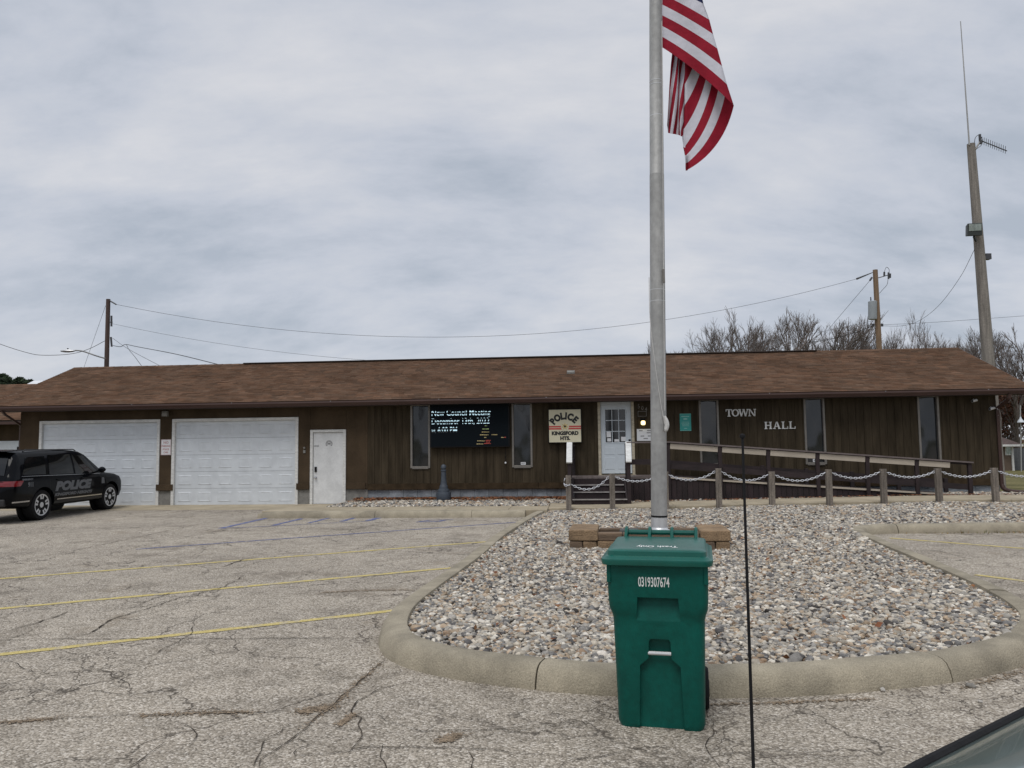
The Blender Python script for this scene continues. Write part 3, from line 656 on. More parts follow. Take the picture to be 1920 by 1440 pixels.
# garage doors
def garage_door(x0, x1):
    e = 0.085; top = 2.55
    fr = MB(); fr.box(x0, x0 + e, -0.03, 0.10, 0.0, top).box(x1 - e, x1, -0.03, 0.10, 0.0, top).box(x0 + e, x1 - e, -0.03, 0.10, top - e, top)
    d = fr.build('garage_door', 'white_trim', hall, bevel=0.006); d['label'] = 'white sectional overhead door with embossed panels'
    a, b = x0 + e, x1 - e; h = (top - e - 0.012) / 5; z0 = 0.012; nc = 6; cw = (b - a) / nc
    for r_ in range(5):
        u = z0 + r_ * h; s = MB(); s.box(a + 0.002, b - 0.002, 0.052, 0.092, u + 0.003, u + h - 0.003)
        for c_ in range(nc):
            cx_ = a + cw * (c_ + 0.5); hw, hh, cz = cw * 0.36, h * 0.285, u + h * 0.5
            o_ = [(cx_ - hw, cz - hh), (cx_ + hw, cz - hh), (cx_ + hw, cz + hh), (cx_ - hw, cz + hh)]; i_ = [(cx_ - hw + 0.12, cz - hh + 0.034), (cx_ + hw - 0.12, cz - hh + 0.034), (cx_ + hw - 0.12, cz + hh - 0.034), (cx_ - hw + 0.12, cz + hh - 0.034)]
            m2 = [(x * 0.5 + X_ * 0.5, z * 0.5 + Z_ * 0.5) for (x, z), (X_, Z_) in zip(o_, i_)]
            vs_ = [(x, 0.0515, z) for x, z in o_] + [(x, 0.064, z) for x, z in m2] + [(x, 0.043, z) for x, z in i_]
            s.add(vs_, [(0, 1, 5, 4), (1, 2, 6, 5), (2, 3, 7, 6), (3, 0, 4, 7), (4, 5, 9, 8), (5, 6, 10, 9), (6, 7, 11, 10), (7, 4, 8, 11), (8, 9, 10, 11)])
            # recess ring sits in front of a cut face: lift ring out instead of cutting
        for i in range(len(s.v)):
            x, y, z = s.v[i]
            if abs(y - 0.064) < 1e-6: s.v[i] = (x, 0.040, z)
            elif abs(y - 0.043) < 1e-6: s.v[i] = (x, 0.047, z)
        s.build('door_section', 'garage_white', d)
    MB().box(a + 0.002, b - 0.002, 0.05, 0.09, 0.0, 0.0115).build('bottom_seal', 'rubber', d)
    return d
for g_ in GD: garage_door(*g_)
# walk door
fr = MB(); fr.box(-5.90, -5.82, -0.035, 0.10, 0.0, 2.17).box(-4.925, -4.84, -0.035, 0.10, 0.0, 2.17).box(-5.82, -4.925, -0.035, 0.10, 2.095, 2.17)
dr = fr.build('door', 'white_trim', hall, bevel=0.006); dr['label'] = 'plain white steel door with weathered frame and round grey emblem'
MB().box(-5.815, -4.93, 0.02, 0.07, 0.035, 2.088).build('door_leaf', 'door_white', dr, bevel=0.004)
MB().box(-5.83, -4.92, -0.01, 0.10, 0.0, 0.032).build('threshold', 'metal_frame', dr)
MB().box(-5.772, -5.708, -0.012, 0.019, 0.95, 1.10).build('keypad', 'black', dr, bevel=0.006)
MB().lathe([(0.005, -0.055), (0.03, -0.05), (0.035, -0.03), (0.014, -0.02), (0.012, -0.003), (0.032, 0.0), (0.032, 0.018)], 14, (-5.735, 0.0, 0.79), axis='y').build('knob', 'chrome', dr, smooth=True, fixn=True)
q = MB(); ring = [(math.cos(t), math.sin(t)) for t in np.linspace(-0.75, math.pi + 0.75, 25)]
def arcband(cx_, cz_, r0, r1, y): q.add([(cx_ + x * r0, y, cz_ + z * r0) for x, z in ring] + [(cx_ + x * r1, y, cz_ + z * r1) for x, z in ring], [(i, i + 1, 26 + i, 25 + i) for i in range(24)])
arcband(-5.35, 1.76, 0.088, 0.10, 0.0175); arcband(-5.35, 1.76, 0.052, 0.060, 0.0175)
for i in range(9):
    t = -0.6 + i * 0.53; q.box(-5.35 + math.cos(t) * 0.074 - 0.012, -5.35 + math.cos(t) * 0.074 + 0.012, 0.016, 0.0178, 1.76 + math.sin(t) * 0.074 - 0.010, 1.76 + math.sin(t) * 0.074 + 0.010)
q.box(-5.39, -5.31, 0.016, 0.0178, 1.755, 1.785).box(-5.375, -5.325, 0.016, 0.0178, 1.735, 1.748); q.build('emblem', 'grey_print', dr)
q = MB(); [q.box(-5.785 + i * 0.034, -5.785 + i * 0.034 + 0.022, 0.016, 0.0178, 1.68, 1.72) for i in range(4)]; q.build('door_label', 'grey_print', dr)
# windows
for i, (a, b) in enumerate(WIN):
    e = 0.055; z0, z1 = 1.03, 2.87; f = MB(); f.box(a, a + e, -0.04, 0.10, z0, z1).box(b - e, b, -0.04, 0.10, z0, z1).box(a + e, b - e, -0.04, 0.10, z0, z0 + e).box(a + e, b - e, -0.04, 0.10, z1 - e, z1)
    wn = f.build('window', 'metal_frame', hall, bevel=0.004)
    p = MB(); n_ = 10; p.grid([[(a + e + (b - a - 2 * e) * u / 4, 0.05 + 0.004 * math.sin(u * 1.4 + i) * math.sin(v * 0.9 + i * 2), z0 + e + (z1 - z0 - 2 * e) * v / n_) for u in range(5)] for v in range(n_ + 1)])
    p.build('pane', 'dark_glass', wn, smooth=True)
    MB().box(a + e, b - e, -0.055, 0.0, z0 - 0.02, z0 - 0.001).build('sill', 'metal_frame', wn)
    if i in (1, 3):
        cx_ = (a + b) / 2 + (0.02 if i == 1 else 0.0); zc = z0 + e + 0.05
        s = MB(); s.box(cx_ - 0.07, cx_ + 0.07, 0.036, 0.0405, zc - 0.038, zc + 0.038); st = s.build('sticker', 'paper', wn)
        s = MB(); s.box(cx_ - 0.05, cx_ - 0.02, 0.0345, 0.0358, zc - 0.02, zc + 0.02).box(cx_ - 0.008, cx_ + 0.055, 0.0345, 0.0358, zc + 0.005, zc + 0.018).box(cx_ - 0.008, cx_ + 0.04, 0.0345, 0.0358, zc - 0.018, zc - 0.008); s.build('sticker_print', 'grey_print', wn)
# entry door
a, b, z0, z1 = 2.41, 3.42, 0.80, 2.92
f = MB(); f.box(a, a + 0.075, -0.05, 0.10, z0, z1).box(b - 0.075, b, -0.05, 0.10, z0, z1).box(a + 0.075, b - 0.075, -0.05, 0.10, z1 - 0.075, z1)
ed = f.build('entry_door', 'cream_trim', hall, bevel=0.005); ed['label'] = 'pale blue half-glass entry door with nine panes'
a2, b2 = a + 0.08, b - 0.08; gx0, gx1, gz0, gz1 = 2.62, 3.18, 1.70, 2.62
lf = MB()
for (x0, x1, u, v) in ((a2, gx0, z0 + 0.03, z1 - 0.08), (gx1, b2, z0 + 0.03, z1 - 0.08), (gx0, gx1, z0 + 0.03, gz0), (gx0, gx1, gz1, z1 - 0.08)): lf.box(x0, x1, 0.01, 0.055, u, v)
for x0, x1 in ((a2 + 0.10, 2.86), (2.95, b2 - 0.10)):
    for u, v in ((0.95, 1.28), (1.36, 1.56)): lf.box(x0, x1, 0.002, 0.0095, u, v)
lf.build('door_leaf', 'entry_door', ed, bevel=0.004)
mf = MB(); mf.box(gx0 - 0.03, gx0, 0.0, 0.0098, gz0 - 0.03, gz1 + 0.03).box(gx1, gx1 + 0.03, 0.0, 0.0098, gz0 - 0.03, gz1 + 0.03).box(gx0, gx1, 0.0, 0.0098, gz0 - 0.03, gz0).box(gx0, gx1, 0.0, 0.0098, gz1, gz1 + 0.03)
for i in (1, 2):
    x = gx0 + (gx1 - gx0) * i / 3; z = gz0 + (gz1 - gz0) * i / 3; mf.box(x - 0.009, x + 0.009, 0.012, 0.024, gz0, gz1)
    for k in range(3): xa = gx0 + (gx1 - gx0) * k / 3 + 0.010; mf.box(xa, xa + (gx1 - gx0) / 3 - 0.020, 0.012, 0.024, z - 0.009, z + 0.009)
mf.build('muntin', 'entry_door', ed)
for i in range(3):
    for k in range(3):
        x = gx0 + (gx1 - gx0) * i / 3; z = gz0 + (gz1 - gz0) * k / 3; MB().box(x + 0.004, x + (gx1 - gx0) / 3 - 0.004, 0.026, 0.032, z + 0.004, z + (gz1 - gz0) / 3 - 0.004).build('pane', 'dark_glass', ed)
for (x, z, w_, h_) in ((2.68, 1.92, 0.12, 0.15), (2.69, 1.77, 0.11, 0.09), (2.90, 1.75, 0.13, 0.07), (3.09, 1.79, 0.14, 0.12)):
    MB().box(x - w_ / 2 + 0.03, x + w_ / 2 + 0.03, 0.0075, 0.0112, z - h_ / 2, z + h_ / 2).build('door_notice', 'paper', ed)
MB().lathe([(0.004, -0.07), (0.03, -0.062), (0.033, -0.04), (0.012, -0.03), (0.012, -0.004), (0.03, 0.0), (0.03, 0.009)], 14, (3.285, 0, 1.50), axis='y').build('knob', 'chrome', ed, smooth=True, fixn=True)
MB().box(3.255, 3.315, -0.012, 0.0095, 1.64, 1.78).build('deadbolt', 'black', ed, bevel=0.006)
MB().box(a - 0.02, b + 0.02, -0.09, 0.0, 0.775, 0.798).build('threshold', 'cream_trim', ed)

# roof: decks, shingle tabs, vent, gutter, fascia
def rz(ly): return EAVE_Z + (RID_Z - EAVE_Z) * (ly - EAVE_Y) / (RID_Y - EAVE_Y)
q = MB(); BKY = 2 * RID_Y - EAVE_Y
q.hexa([(RX0, EAVE_Y, EAVE_Z - 0.10), (RX1, EAVE_Y, EAVE_Z - 0.10), (RX1, RID_Y, RID_Z - 0.10), (RX0, RID_Y, RID_Z - 0.10), (RX0, EAVE_Y, EAVE_Z - 0.005), (RX1, EAVE_Y, EAVE_Z - 0.005), (RX1, RID_Y, RID_Z - 0.005), (RX0, RID_Y, RID_Z - 0.005)])
q.hexa([(RX0, RID_Y, RID_Z - 0.10), (RX1, RID_Y, RID_Z - 0.10), (RX1, BKY, EAVE_Z - 0.10), (RX0, BKY, EAVE_Z - 0.10), (RX0, RID_Y, RID_Z - 0.005), (RX1, RID_Y, RID_Z - 0.005), (RX1, BKY, EAVE_Z - 0.005), (RX0, BKY, EAVE_Z - 0.005)])
roof = q.build('roof', 'soffit', hall)
def shingles(x0, x1, ya, za, yb, zb, parent, expo=0.125, tab=0.24):
    q = MB(); Ls = math.hypot(yb - ya, zb - za); n = int(Ls / expo); dy, dz = (yb - ya) / Ls, (zb - za) / Ls; ny, nz = -dz, dy
    for r_ in range(n):
        s0 = Ls * r_ / n; s1 = Ls * (r_ + 1) / n; off = random.uniform(0, tab); x = x0 - off; rowk = random.uniform(0.94, 1.06)
        while x < x1:
            w_ = tab * random.choice((0.6, 0.8, 1, 1, 1.2)); a = max(x, x0); b = min(x + w_ - 0.004, x1); x += w_
            if b - a < 0.02: continue
            k = rowk * random.choice((0.80, 0.90, 0.96, 1.0, 1.05, 1.13)) * random.uniform(0.94, 1.06); hue = random.uniform(-0.05, 0.08); col = (k * (1 + hue), k, k * (1 - hue * 0.7))
            t0 = 0.016 + random.random() * 0.006; o0 = s0 - random.random() * 0.008
            P = lambda x_, s_, t_: (x_, ya + dy * s_ + ny * t_, za + dz * s_ + nz * t_)
            q.add([P(a, o0, 0), P(b, o0, 0), P(b, s1, 0.0), P(a, s1, 0.0), P(a, o0, t0), P(b, o0, t0), P(b, s1, 0.004), P(a, s1, 0.004)], [(4, 5, 6, 7), (0, 1, 5, 4), (1, 2, 6, 5), (3, 0, 4, 7)], 0, col)
    return q.build('shingle_courses', 'shingle', parent)
o = shingles(RX0, RX1, EAVE_Y - 0.03, EAVE_Z - 0.012, RID_Y, RID_Z, roof); o['kind'] = 'stuff'; o['label'] = 'mottled brown asphalt shingles in courses'
q = MB(); q.add([(RX0, RID_Y, RID_Z), (RX1, RID_Y, RID_Z), (RX1, BKY + 0.03, EAVE_Z), (RX0, BKY + 0.03, EAVE_Z)], [(0, 3, 2, 1)], 0, (1, 1, 1)); q.build('rear_shingles', 'shingle', roof)
x = RX0
while x < RX1 - 0.1:
    b = min(x + 0.30, RX1); k = random.uniform(0.65, 1.1); c_ = MB(); c_.add([(x, RID_Y - 0.15, rz(RID_Y - 0.15) + 0.012), (b - 0.003, RID_Y - 0.15, rz(RID_Y - 0.15) + 0.018), (b - 0.003, RID_Y, RID_Z + 0.030), (x, RID_Y, RID_Z + 0.024), (b - 0.003, RID_Y + 0.15, rz(RID_Y - 0.15) + 0.018), (x, RID_Y + 0.15, rz(RID_Y - 0.15) + 0.012)], [(0, 1, 2, 3), (3, 2, 4, 5)], 0, (k, k, k)); c_.build('ridge_shingle', 'shingle', roof); x = b
# vent runs along the middle of the ridge
v0 = W(458, 683, -3.4)[0]; v1 = W(1530, 655, -3.4)[0]; q = MB(); q.prism([(0, 0)] * 0 or [(v0, RID_Z + 0.0), (v1, RID_Z + 0.0), (v1, RID_Z + 0.040), (v0, RID_Z + 0.040)], RID_Y - 0.14, RID_Y + 0.14)
q.build('ridge_vent', 'soffit', roof, bevel=0.02)
gx, gzv = W(1070, 703, -1.2); q = MB(); ly = 1.6; z_ = rz(ly); q.hexa([(gx - 0.12, ly - 0.12, z_ - 0.02), (gx + 0.12, ly - 0.12, z_ - 0.02), (gx + 0.12, ly + 0.12, z_ + 0.05), (gx - 0.12, ly + 0.12, z_ + 0.05), (gx - 0.10, ly - 0.12, z_ + 0.03), (gx + 0.10, ly - 0.12, z_ + 0.03), (gx + 0.12, ly + 0.12, z_ + 0.10), (gx - 0.12, ly + 0.12, z_ + 0.10)]); q.build('roof_vent', 'concrete_grey', roof)
MB().box(RX0, RX1, EAVE_Y + 0.0, EAVE_Y + 0.03, EAVE_Z - 0.165, EAVE_Z - 0.11).build('fascia', 'gutter', hall)
q = MB()
GP = [(-0.015, 0.0), (-0.10, 0.0), (-0.125, 0.055), (-0.115, 0.10), (-0.125, 0.112), (-0.118, 0.112), (-0.108, 0.10), (-0.115, 0.055), (-0.095, 0.008), (-0.015, 0.008)]
for x0, x1 in ((RX0, -9.2), (-9.196, -3.1), (-3.096, 3.0), (3.004, 8.4), (8.404, RX1 + 0.06)):
    q = MB(); n = len(GP); q.add([(x0, EAVE_Y + u, EAVE_Z - 0.128 + z) for u, z in GP] + [(x1, EAVE_Y + u, EAVE_Z - 0.128 + z) for u, z in GP], [(i, (i + 1) % n, (i + 1) % n + n, i + n) for i in range(n)] + [tuple(range(n)), tuple(range(n, 2 * n))[::-1]]); q.build('gutter', 'gutter', hall, fixn=True)
for x in (RX0 + 0.3, -11, -8, -5.1, -2, 1, 4.2, 7, 10, 12.6): MB().box(x - 0.012, x + 0.012, EAVE_Y - 0.131, EAVE_Y - 0.02, EAVE_Z - 0.035, EAVE_Z - 0.027).build('gutter_hanger', 'galv_bright', hall)
for x0, x1 in ((RX0, RX0 + 0.03), (RX1 - 0.03, RX1)):      # rake boards
    for (ya, yb) in ((EAVE_Y, RID_Y), (BKY, RID_Y)):
        q = MB(); q.hexa([(x0 - 0.032 if x0 < 0 else x0 + 0.032, ya, EAVE_Z - 0.17), (x1 - 0.032 if x0 < 0 else x1 + 0.032, ya, EAVE_Z - 0.17), (x1 - 0.032 if x0 < 0 else x1 + 0.032, yb, RID_Z - 0.17), (x0 - 0.032 if x0 < 0 else x0 + 0.032, yb, RID_Z - 0.17)] + [(x0 - 0.032 if x0 < 0 else x0 + 0.032, ya, EAVE_Z), (x1 - 0.032 if x0 < 0 else x1 + 0.032, ya, EAVE_Z), (x1 - 0.032 if x0 < 0 else x1 + 0.032, yb, RID_Z), (x0 - 0.032 if x0 < 0 else x0 + 0.032, yb, RID_Z)]); q.build('rake_board', 'gutter', hall, fixn=True)
MB().box(RX0 + 0.04, RX1 - 0.04, EAVE_Y + 0.032, 0.0, EAVE_Z - 0.16, EAVE_Z - 0.145).build('soffit', 'soffit', hall)
# downspouts
ds = MB(); xr = XR + 0.06
def rect_tube(q, pts, a=0.04, b=0.03):
    for p, r_ in zip(pts, pts[1:]): q.beam(p, r_, a * 2, b * 2, up=(0.3, 1, 0.1))
rect_tube(ds, [(xr + 0.02, EAVE_Y - 0.05, EAVE_Z - 0.15), (xr + 0.01, EAVE_Y - 0.02, EAVE_Z - 0.28), (xr - 0.06, -0.08, EAVE_Z - 0.5), (xr - 0.06, -0.07, 0.42)])
ds.build('downspout', 'gutter', hall, bevel=0.006)
ex = MB(); ex.tube(catmull([(xr - 0.06, -0.07, 0.44), (xr - 0.03, -0.10, 0.34), (xr + 0.12, -0.16, 0.27), (xr + 0.42, -0.24, 0.24), (xr + 0.58, -0.3, 0.20), (xr + 0.8, -0.5, 0.15), (xr + 1.1, -0.6, 0.13)], 6), [0.055 + 0.006 * (i % 2) for i in range(37)], 10)
ex.build('downspout_extension', 'gutter', hall, smooth=True)
q = MB(); rect_tube(q, [(XL - 0.15, EAVE_Y - 0.05, EAVE_Z - 0.15), (XL - 0.13, EAVE_Y + 0.05, EAVE_Z - 0.25), (XL - 0.05, 0.1, EAVE_Z - 0.55), (XL - 0.05, 0.1, 0.1)]); q.build('downspout', 'gutter', hall, bevel=0.006)

# ================================================================== THINGS ON THE WALL
def wthing(name, label, cat, lx, z, ly=-0.02): return thing(name, label, cat, LW(lx, ly, z), -BA)
# message display
sc = wthing('led_display', 'black electronic message board with broken white lines of text', 'display', -1.21, 1.61)
w_, h_ = 1.14, 1.30
MB().box(-w_, w_, -0.15, -0.001, 0, h_).build('cabinet', 'black', sc, bevel=0.008)
MB().box(-w_ + 0.035, w_ - 0.035, -0.158, -0.151, 0.035, h_ - 0.04).build('screen', 'screen', sc)
def led(name, col, st, bands):
    m = mat(name, (0.02, 0.02, 0.02), 0.5, 0.1, 5); n = m.node_tree.nodes; l = m.node_tree.links; b_ = n['Principled BSDF']
    b_.inputs['Emission Color'].default_value = (*col, 1)
    tcn = n.new('ShaderNodeTexCoord'); sp = n.new('ShaderNodeSeparateXYZ'); l.new(tcn.outputs['Object'], sp.inputs[0])
    a_ = n.new('ShaderNodeMath'); a_.operation = 'MULTIPLY_ADD'; l.new(sp.outputs[2], a_.inputs[0]); a_.inputs[1].default_value = 1 / bands[0]; a_.inputs[2].default_value = bands[1]
    f_ = n.new('ShaderNodeMath'); f_.operation = 'FRACT'; l.new(a_.outputs[0], f_.inputs[0])
    g_ = n.new('ShaderNodeMath'); g_.operation = 'GREATER_THAN'; l.new(f_.outputs[0], g_.inputs[0]); g_.inputs[1].default_value = bands[2]
    s_ = n.new('ShaderNodeMath'); s_.operation = 'MULTIPLY'; l.new(g_.outputs[0], s_.inputs[0]); s_.inputs[1].default_value = st; l.new(s_.outputs[0], b_.inputs['Emission Strength'])
led('led_white', (0.62, 0.88, 1.0), 0.85, (0.088, 0.25, 0.54)); led('led_yellow', (0.9, 0.7, 0.3), 0.28, (1, 0, -1)); led('led_red', (0.9, 0.10, 0.06), 0.25, (1, 0, -1)); led('led_blue', (0.10, 0.35, 0.9), 0.6, (1, 0, -1)); led('led_green', (0.6, 0.8, 0.3), 0.35, (1, 0, -1))
for i, (t_, z, sx) in enumerate((('New Council Meeting', 0.905, 0.815), ('December 13th, 2022', 0.665, 0.80), ('at 6:00 PM', 0.42, 0.74))):
    MB().text(t_, 0.235, lambda x, y, z_, z0=z: (-w_ + 0.045 + x, -0.1605, z0 + y), sx=sx, bold=0.001, align='LEFT').build('message_line', 'led_white', sc)
for (xa, xb, z, m_) in ((0.44, 0.50, 0.60, 'led_green'), (0.37, 0.55, 0.51, 'led_green'), (0.35, 0.56, 0.425, 'led_yellow'), (0.30, 0.54, 0.345, 'led_yellow'), (0.42, 0.48, 0.27, 'led_yellow'), (0.63, 0.79, 0.345, 'led_yellow'), (0.90, 0.98, 0.265, 'led_yellow'), (0.99, 1.04, 0.27, 'led_red'),
                      (0.22, 0.44, 0.175, 'led_yellow'), (0.46, 0.60, 0.185, 'led_red'), (0.20, 0.40, 0.09, 'led_yellow'), (0.41, 0.60, 0.10, 'led_red'), (0.47, 0.58, 0.14, 'led_red')):
    q = MB(); x = xa
    while x < xb: d_ = random.uniform(0.02, 0.06); q.box(x, min(x + d_, xb), -0.1605, -0.1585, z - random.uniform(0.006, 0.012), z + random.uniform(0.006, 0.014)); x += d_ + random.uniform(0.004, 0.015)
    q.build('picture_dash', m_, sc)
# string of a lamp cord under it
q = MB(); q.tube([(0, -0.05, 0), (0.005, -0.05, -0.28), (0, -0.05, -0.42)], 0.006, 6); [q.lathe([(0.0, -0.018), (0.016, -0.008), (0.016, 0.008), (0.0, 0.018)], 8, (0, -0.05, z)) for z in (-0.02, -0.26, -0.30)]
cdo = wthing('hanging_cable', 'thin black cable dangling below the message board', 'cable', W(948, 842)[0], 1.60); q.build('cable', 'black', cdo)
MB().lathe([(0.0, -0.03), (0.024, -0.018), (0.028, 0.0), (0.02, 0.02), (0.006, 0.03)], 10, (0, -0.05, -0.44)).build('plug', 'paper', cdo, smooth=True)
# police sign
ps = wthing('police_sign', 'cream square box sign with curved POLICE lettering and red stripes', 'sign', 1.49, 1.69)
MB().box(-0.47, 0.47, -0.17, -0.001, 0, 0.97).build('cabinet', 'black', ps, bevel=0.012)
MB().box(-0.445, 0.445, -0.178, -0.171, 0.03, 0.94).build('face', 'sign_cream', ps)
for z in (0.385, 0.445): MB().box(-0.444, 0.444, -0.181, -0.1785, z, z + 0.042).build('stripe', 'red_print', ps)
q = MB()
for i, ch_ in enumerate('POLICE'):
    th = (0.86, 0.50, 0.16, -0.08, -0.36, -0.72)[i]; r_ = 0.385; cxz = (0, 0.33)
    px_, pz_ = cxz[0] - math.sin(th) * r_, cxz[1] + math.cos(th) * r_ * 0.98
    q.text(ch_, 0.25, lambda x, y, z, px_=px_, pz_=pz_, th=th: (px_ + x * math.cos(th) - (y - 0.03) * math.sin(th), -0.181 - z * 0.0, pz_ + x * math.sin(th) + (y - 0.03) * math.cos(th)), bold=0.017, sx=0.86)
q.build('arc_lettering', 'black_print', ps); q = MB()
q.text('KINGSFORD', 0.135, lambda x, y, z: (x, -0.181, 0.235 + y), bold=0.009, sx=1.0); q.build('name_lettering', 'black_print', ps); q = MB(); q.text('HTS.', 0.135, lambda x, y, z: (x, -0.181, 0.095 + y), bold=0.009, sx=1.02)
q.build('name_lettering', 'black_print', ps)
q = MB(); q.add([(math.cos(t) * 0.115, -0.1835, 0.47 + math.sin(t) * 0.125) for t in np.linspace(0, 2 * math.pi, 25)[:-1]], [tuple(range(24))]); q.build('badge', 'sign_cream', ps)
q = MB()
for k in range(7):
    t = math.pi / 2 + k * 2 * math.pi / 7; q.add([(math.cos(t) * 0.11, -0.1855, 0.47 + math.sin(t) * 0.115), (math.cos(t + 0.35) * 0.05, -0.1855, 0.47 + math.sin(t + 0.35) * 0.05), (0, -0.1855, 0.47), (math.cos(t - 0.35) * 0.05, -0.1855, 0.47 + math.sin(t - 0.35) * 0.05)], [(0, 3, 2, 1)])
q.build('badge_star', 'gold', ps)
q = MB(); q.add([(math.cos(t) * 0.03, -0.187, 0.47 + math.sin(t) * 0.03) for t in np.linspace(0, 2 * math.pi, 13)[:-1]], [tuple(range(12))]); q.build('badge_centre', 'black_print', ps)
# house number
q = MB()
nb = wthing('house_number', 'small tarnished metal numerals 504 beside the entry door', 'numerals', 3.66, 2.64)
for ch_, dx, dz in (('5', -0.10, 0.05), ('0', 0.0, 0.0), ('4', 0.10, -0.035)): MB().text(ch_, 0.165, lambda x, y, z, dx=dx, dz=dz: (x + dx, -0.006 + z * 1.0, y + dz - 0.05), depth=0.004, bold=-0.001, sx=0.85).build('numeral', 'metal_frame', nb)
pq = wthing('plaque', 'dark bronze plaque in a thin frame below the house number', 'plaque', 3.65, 2.41); MB().box(-0.12, 0.12, -0.012, 0, 0, 0.15).build('rim', 'metal_frame', pq, bevel=0.003); MB().box(-0.108, 0.108, -0.015, -0.0122, 0.012, 0.138).build('panel', 'siding', pq)
lp = wthing('porch_lamp', 'small lit yellow porch lamp beside the entry door', 'lamp', 3.665, 2.15)
MB().box(-0.06, 0.06, -0.03, 0, 0.14, 0.20).build('bracket', 'black', lp); MB().lathe([(0.02, 0.02), (0.055, 0.03), (0.062, 0.075), (0.055, 0.125), (0.03, 0.14)], 14, (0, -0.07, 0)).build('globe', 'lamp_lit', lp, smooth=True); MB().lathe([(0.045, 0.14), (0.07, 0.142), (0.05, 0.165), (0.0, 0.175)], 14, (0, -0.07, 0)).build('cap', 'black', lp, smooth=True)
nc_ = wthing('notice_board', 'white paper notice fixed to the wall right of the entry door', 'notice', 3.79, 1.73); MB().box(-0.30, 0.30, -0.012, 0, 0, 0.33).build('sheet', 'paper', nc_)
q = MB()
for z, segs in ((0.27, ((-0.24, -0.14), (-0.02, 0.12))), (0.21, ((-0.03, 0.16), (0.2, 0.26))), (0.12, ((-0.2, -0.1), (0.0, 0.16))), (0.05, ((-0.12, 0.0), (0.08, 0.18)))):
    for a, b in segs: q.box(a, b, -0.0135, -0.0122, z, z + 0.026)
q.build('print', 'grey_print', nc_)
ts = wthing('teal_sign', 'small upright teal green sign with white lettering', 'sign', 4.835, 1.99); MB().box(-0.155, 0.155, -0.012, 0, 0, 0.48).build('plate', 'teal', ts, bevel=0.004)
q = MB()
for z, hw, hh in ((0.39, 0.11, 0.022), (0.31, 0.05, 0.045), (0.24, 0.10, 0.012), (0.205, 0.11, 0.012), (0.17, 0.10, 0.012), (0.135, 0.09, 0.012), (0.06, 0.035, 0.02)):
    x = -hw
    while x < hw: d_ = random.uniform(0.015, 0.04); q.box(x, min(hw, x + d_), -0.0135, -0.0122, z, z + hh); x += d_ + 0.008
q.box(-0.15, 0.15, -0.0135, -0.0122, 0.468, 0.475).box(-0.15, 0.15, -0.0135, -0.0122, 0.005, 0.012); q.build('print', 'teal_light', ts)
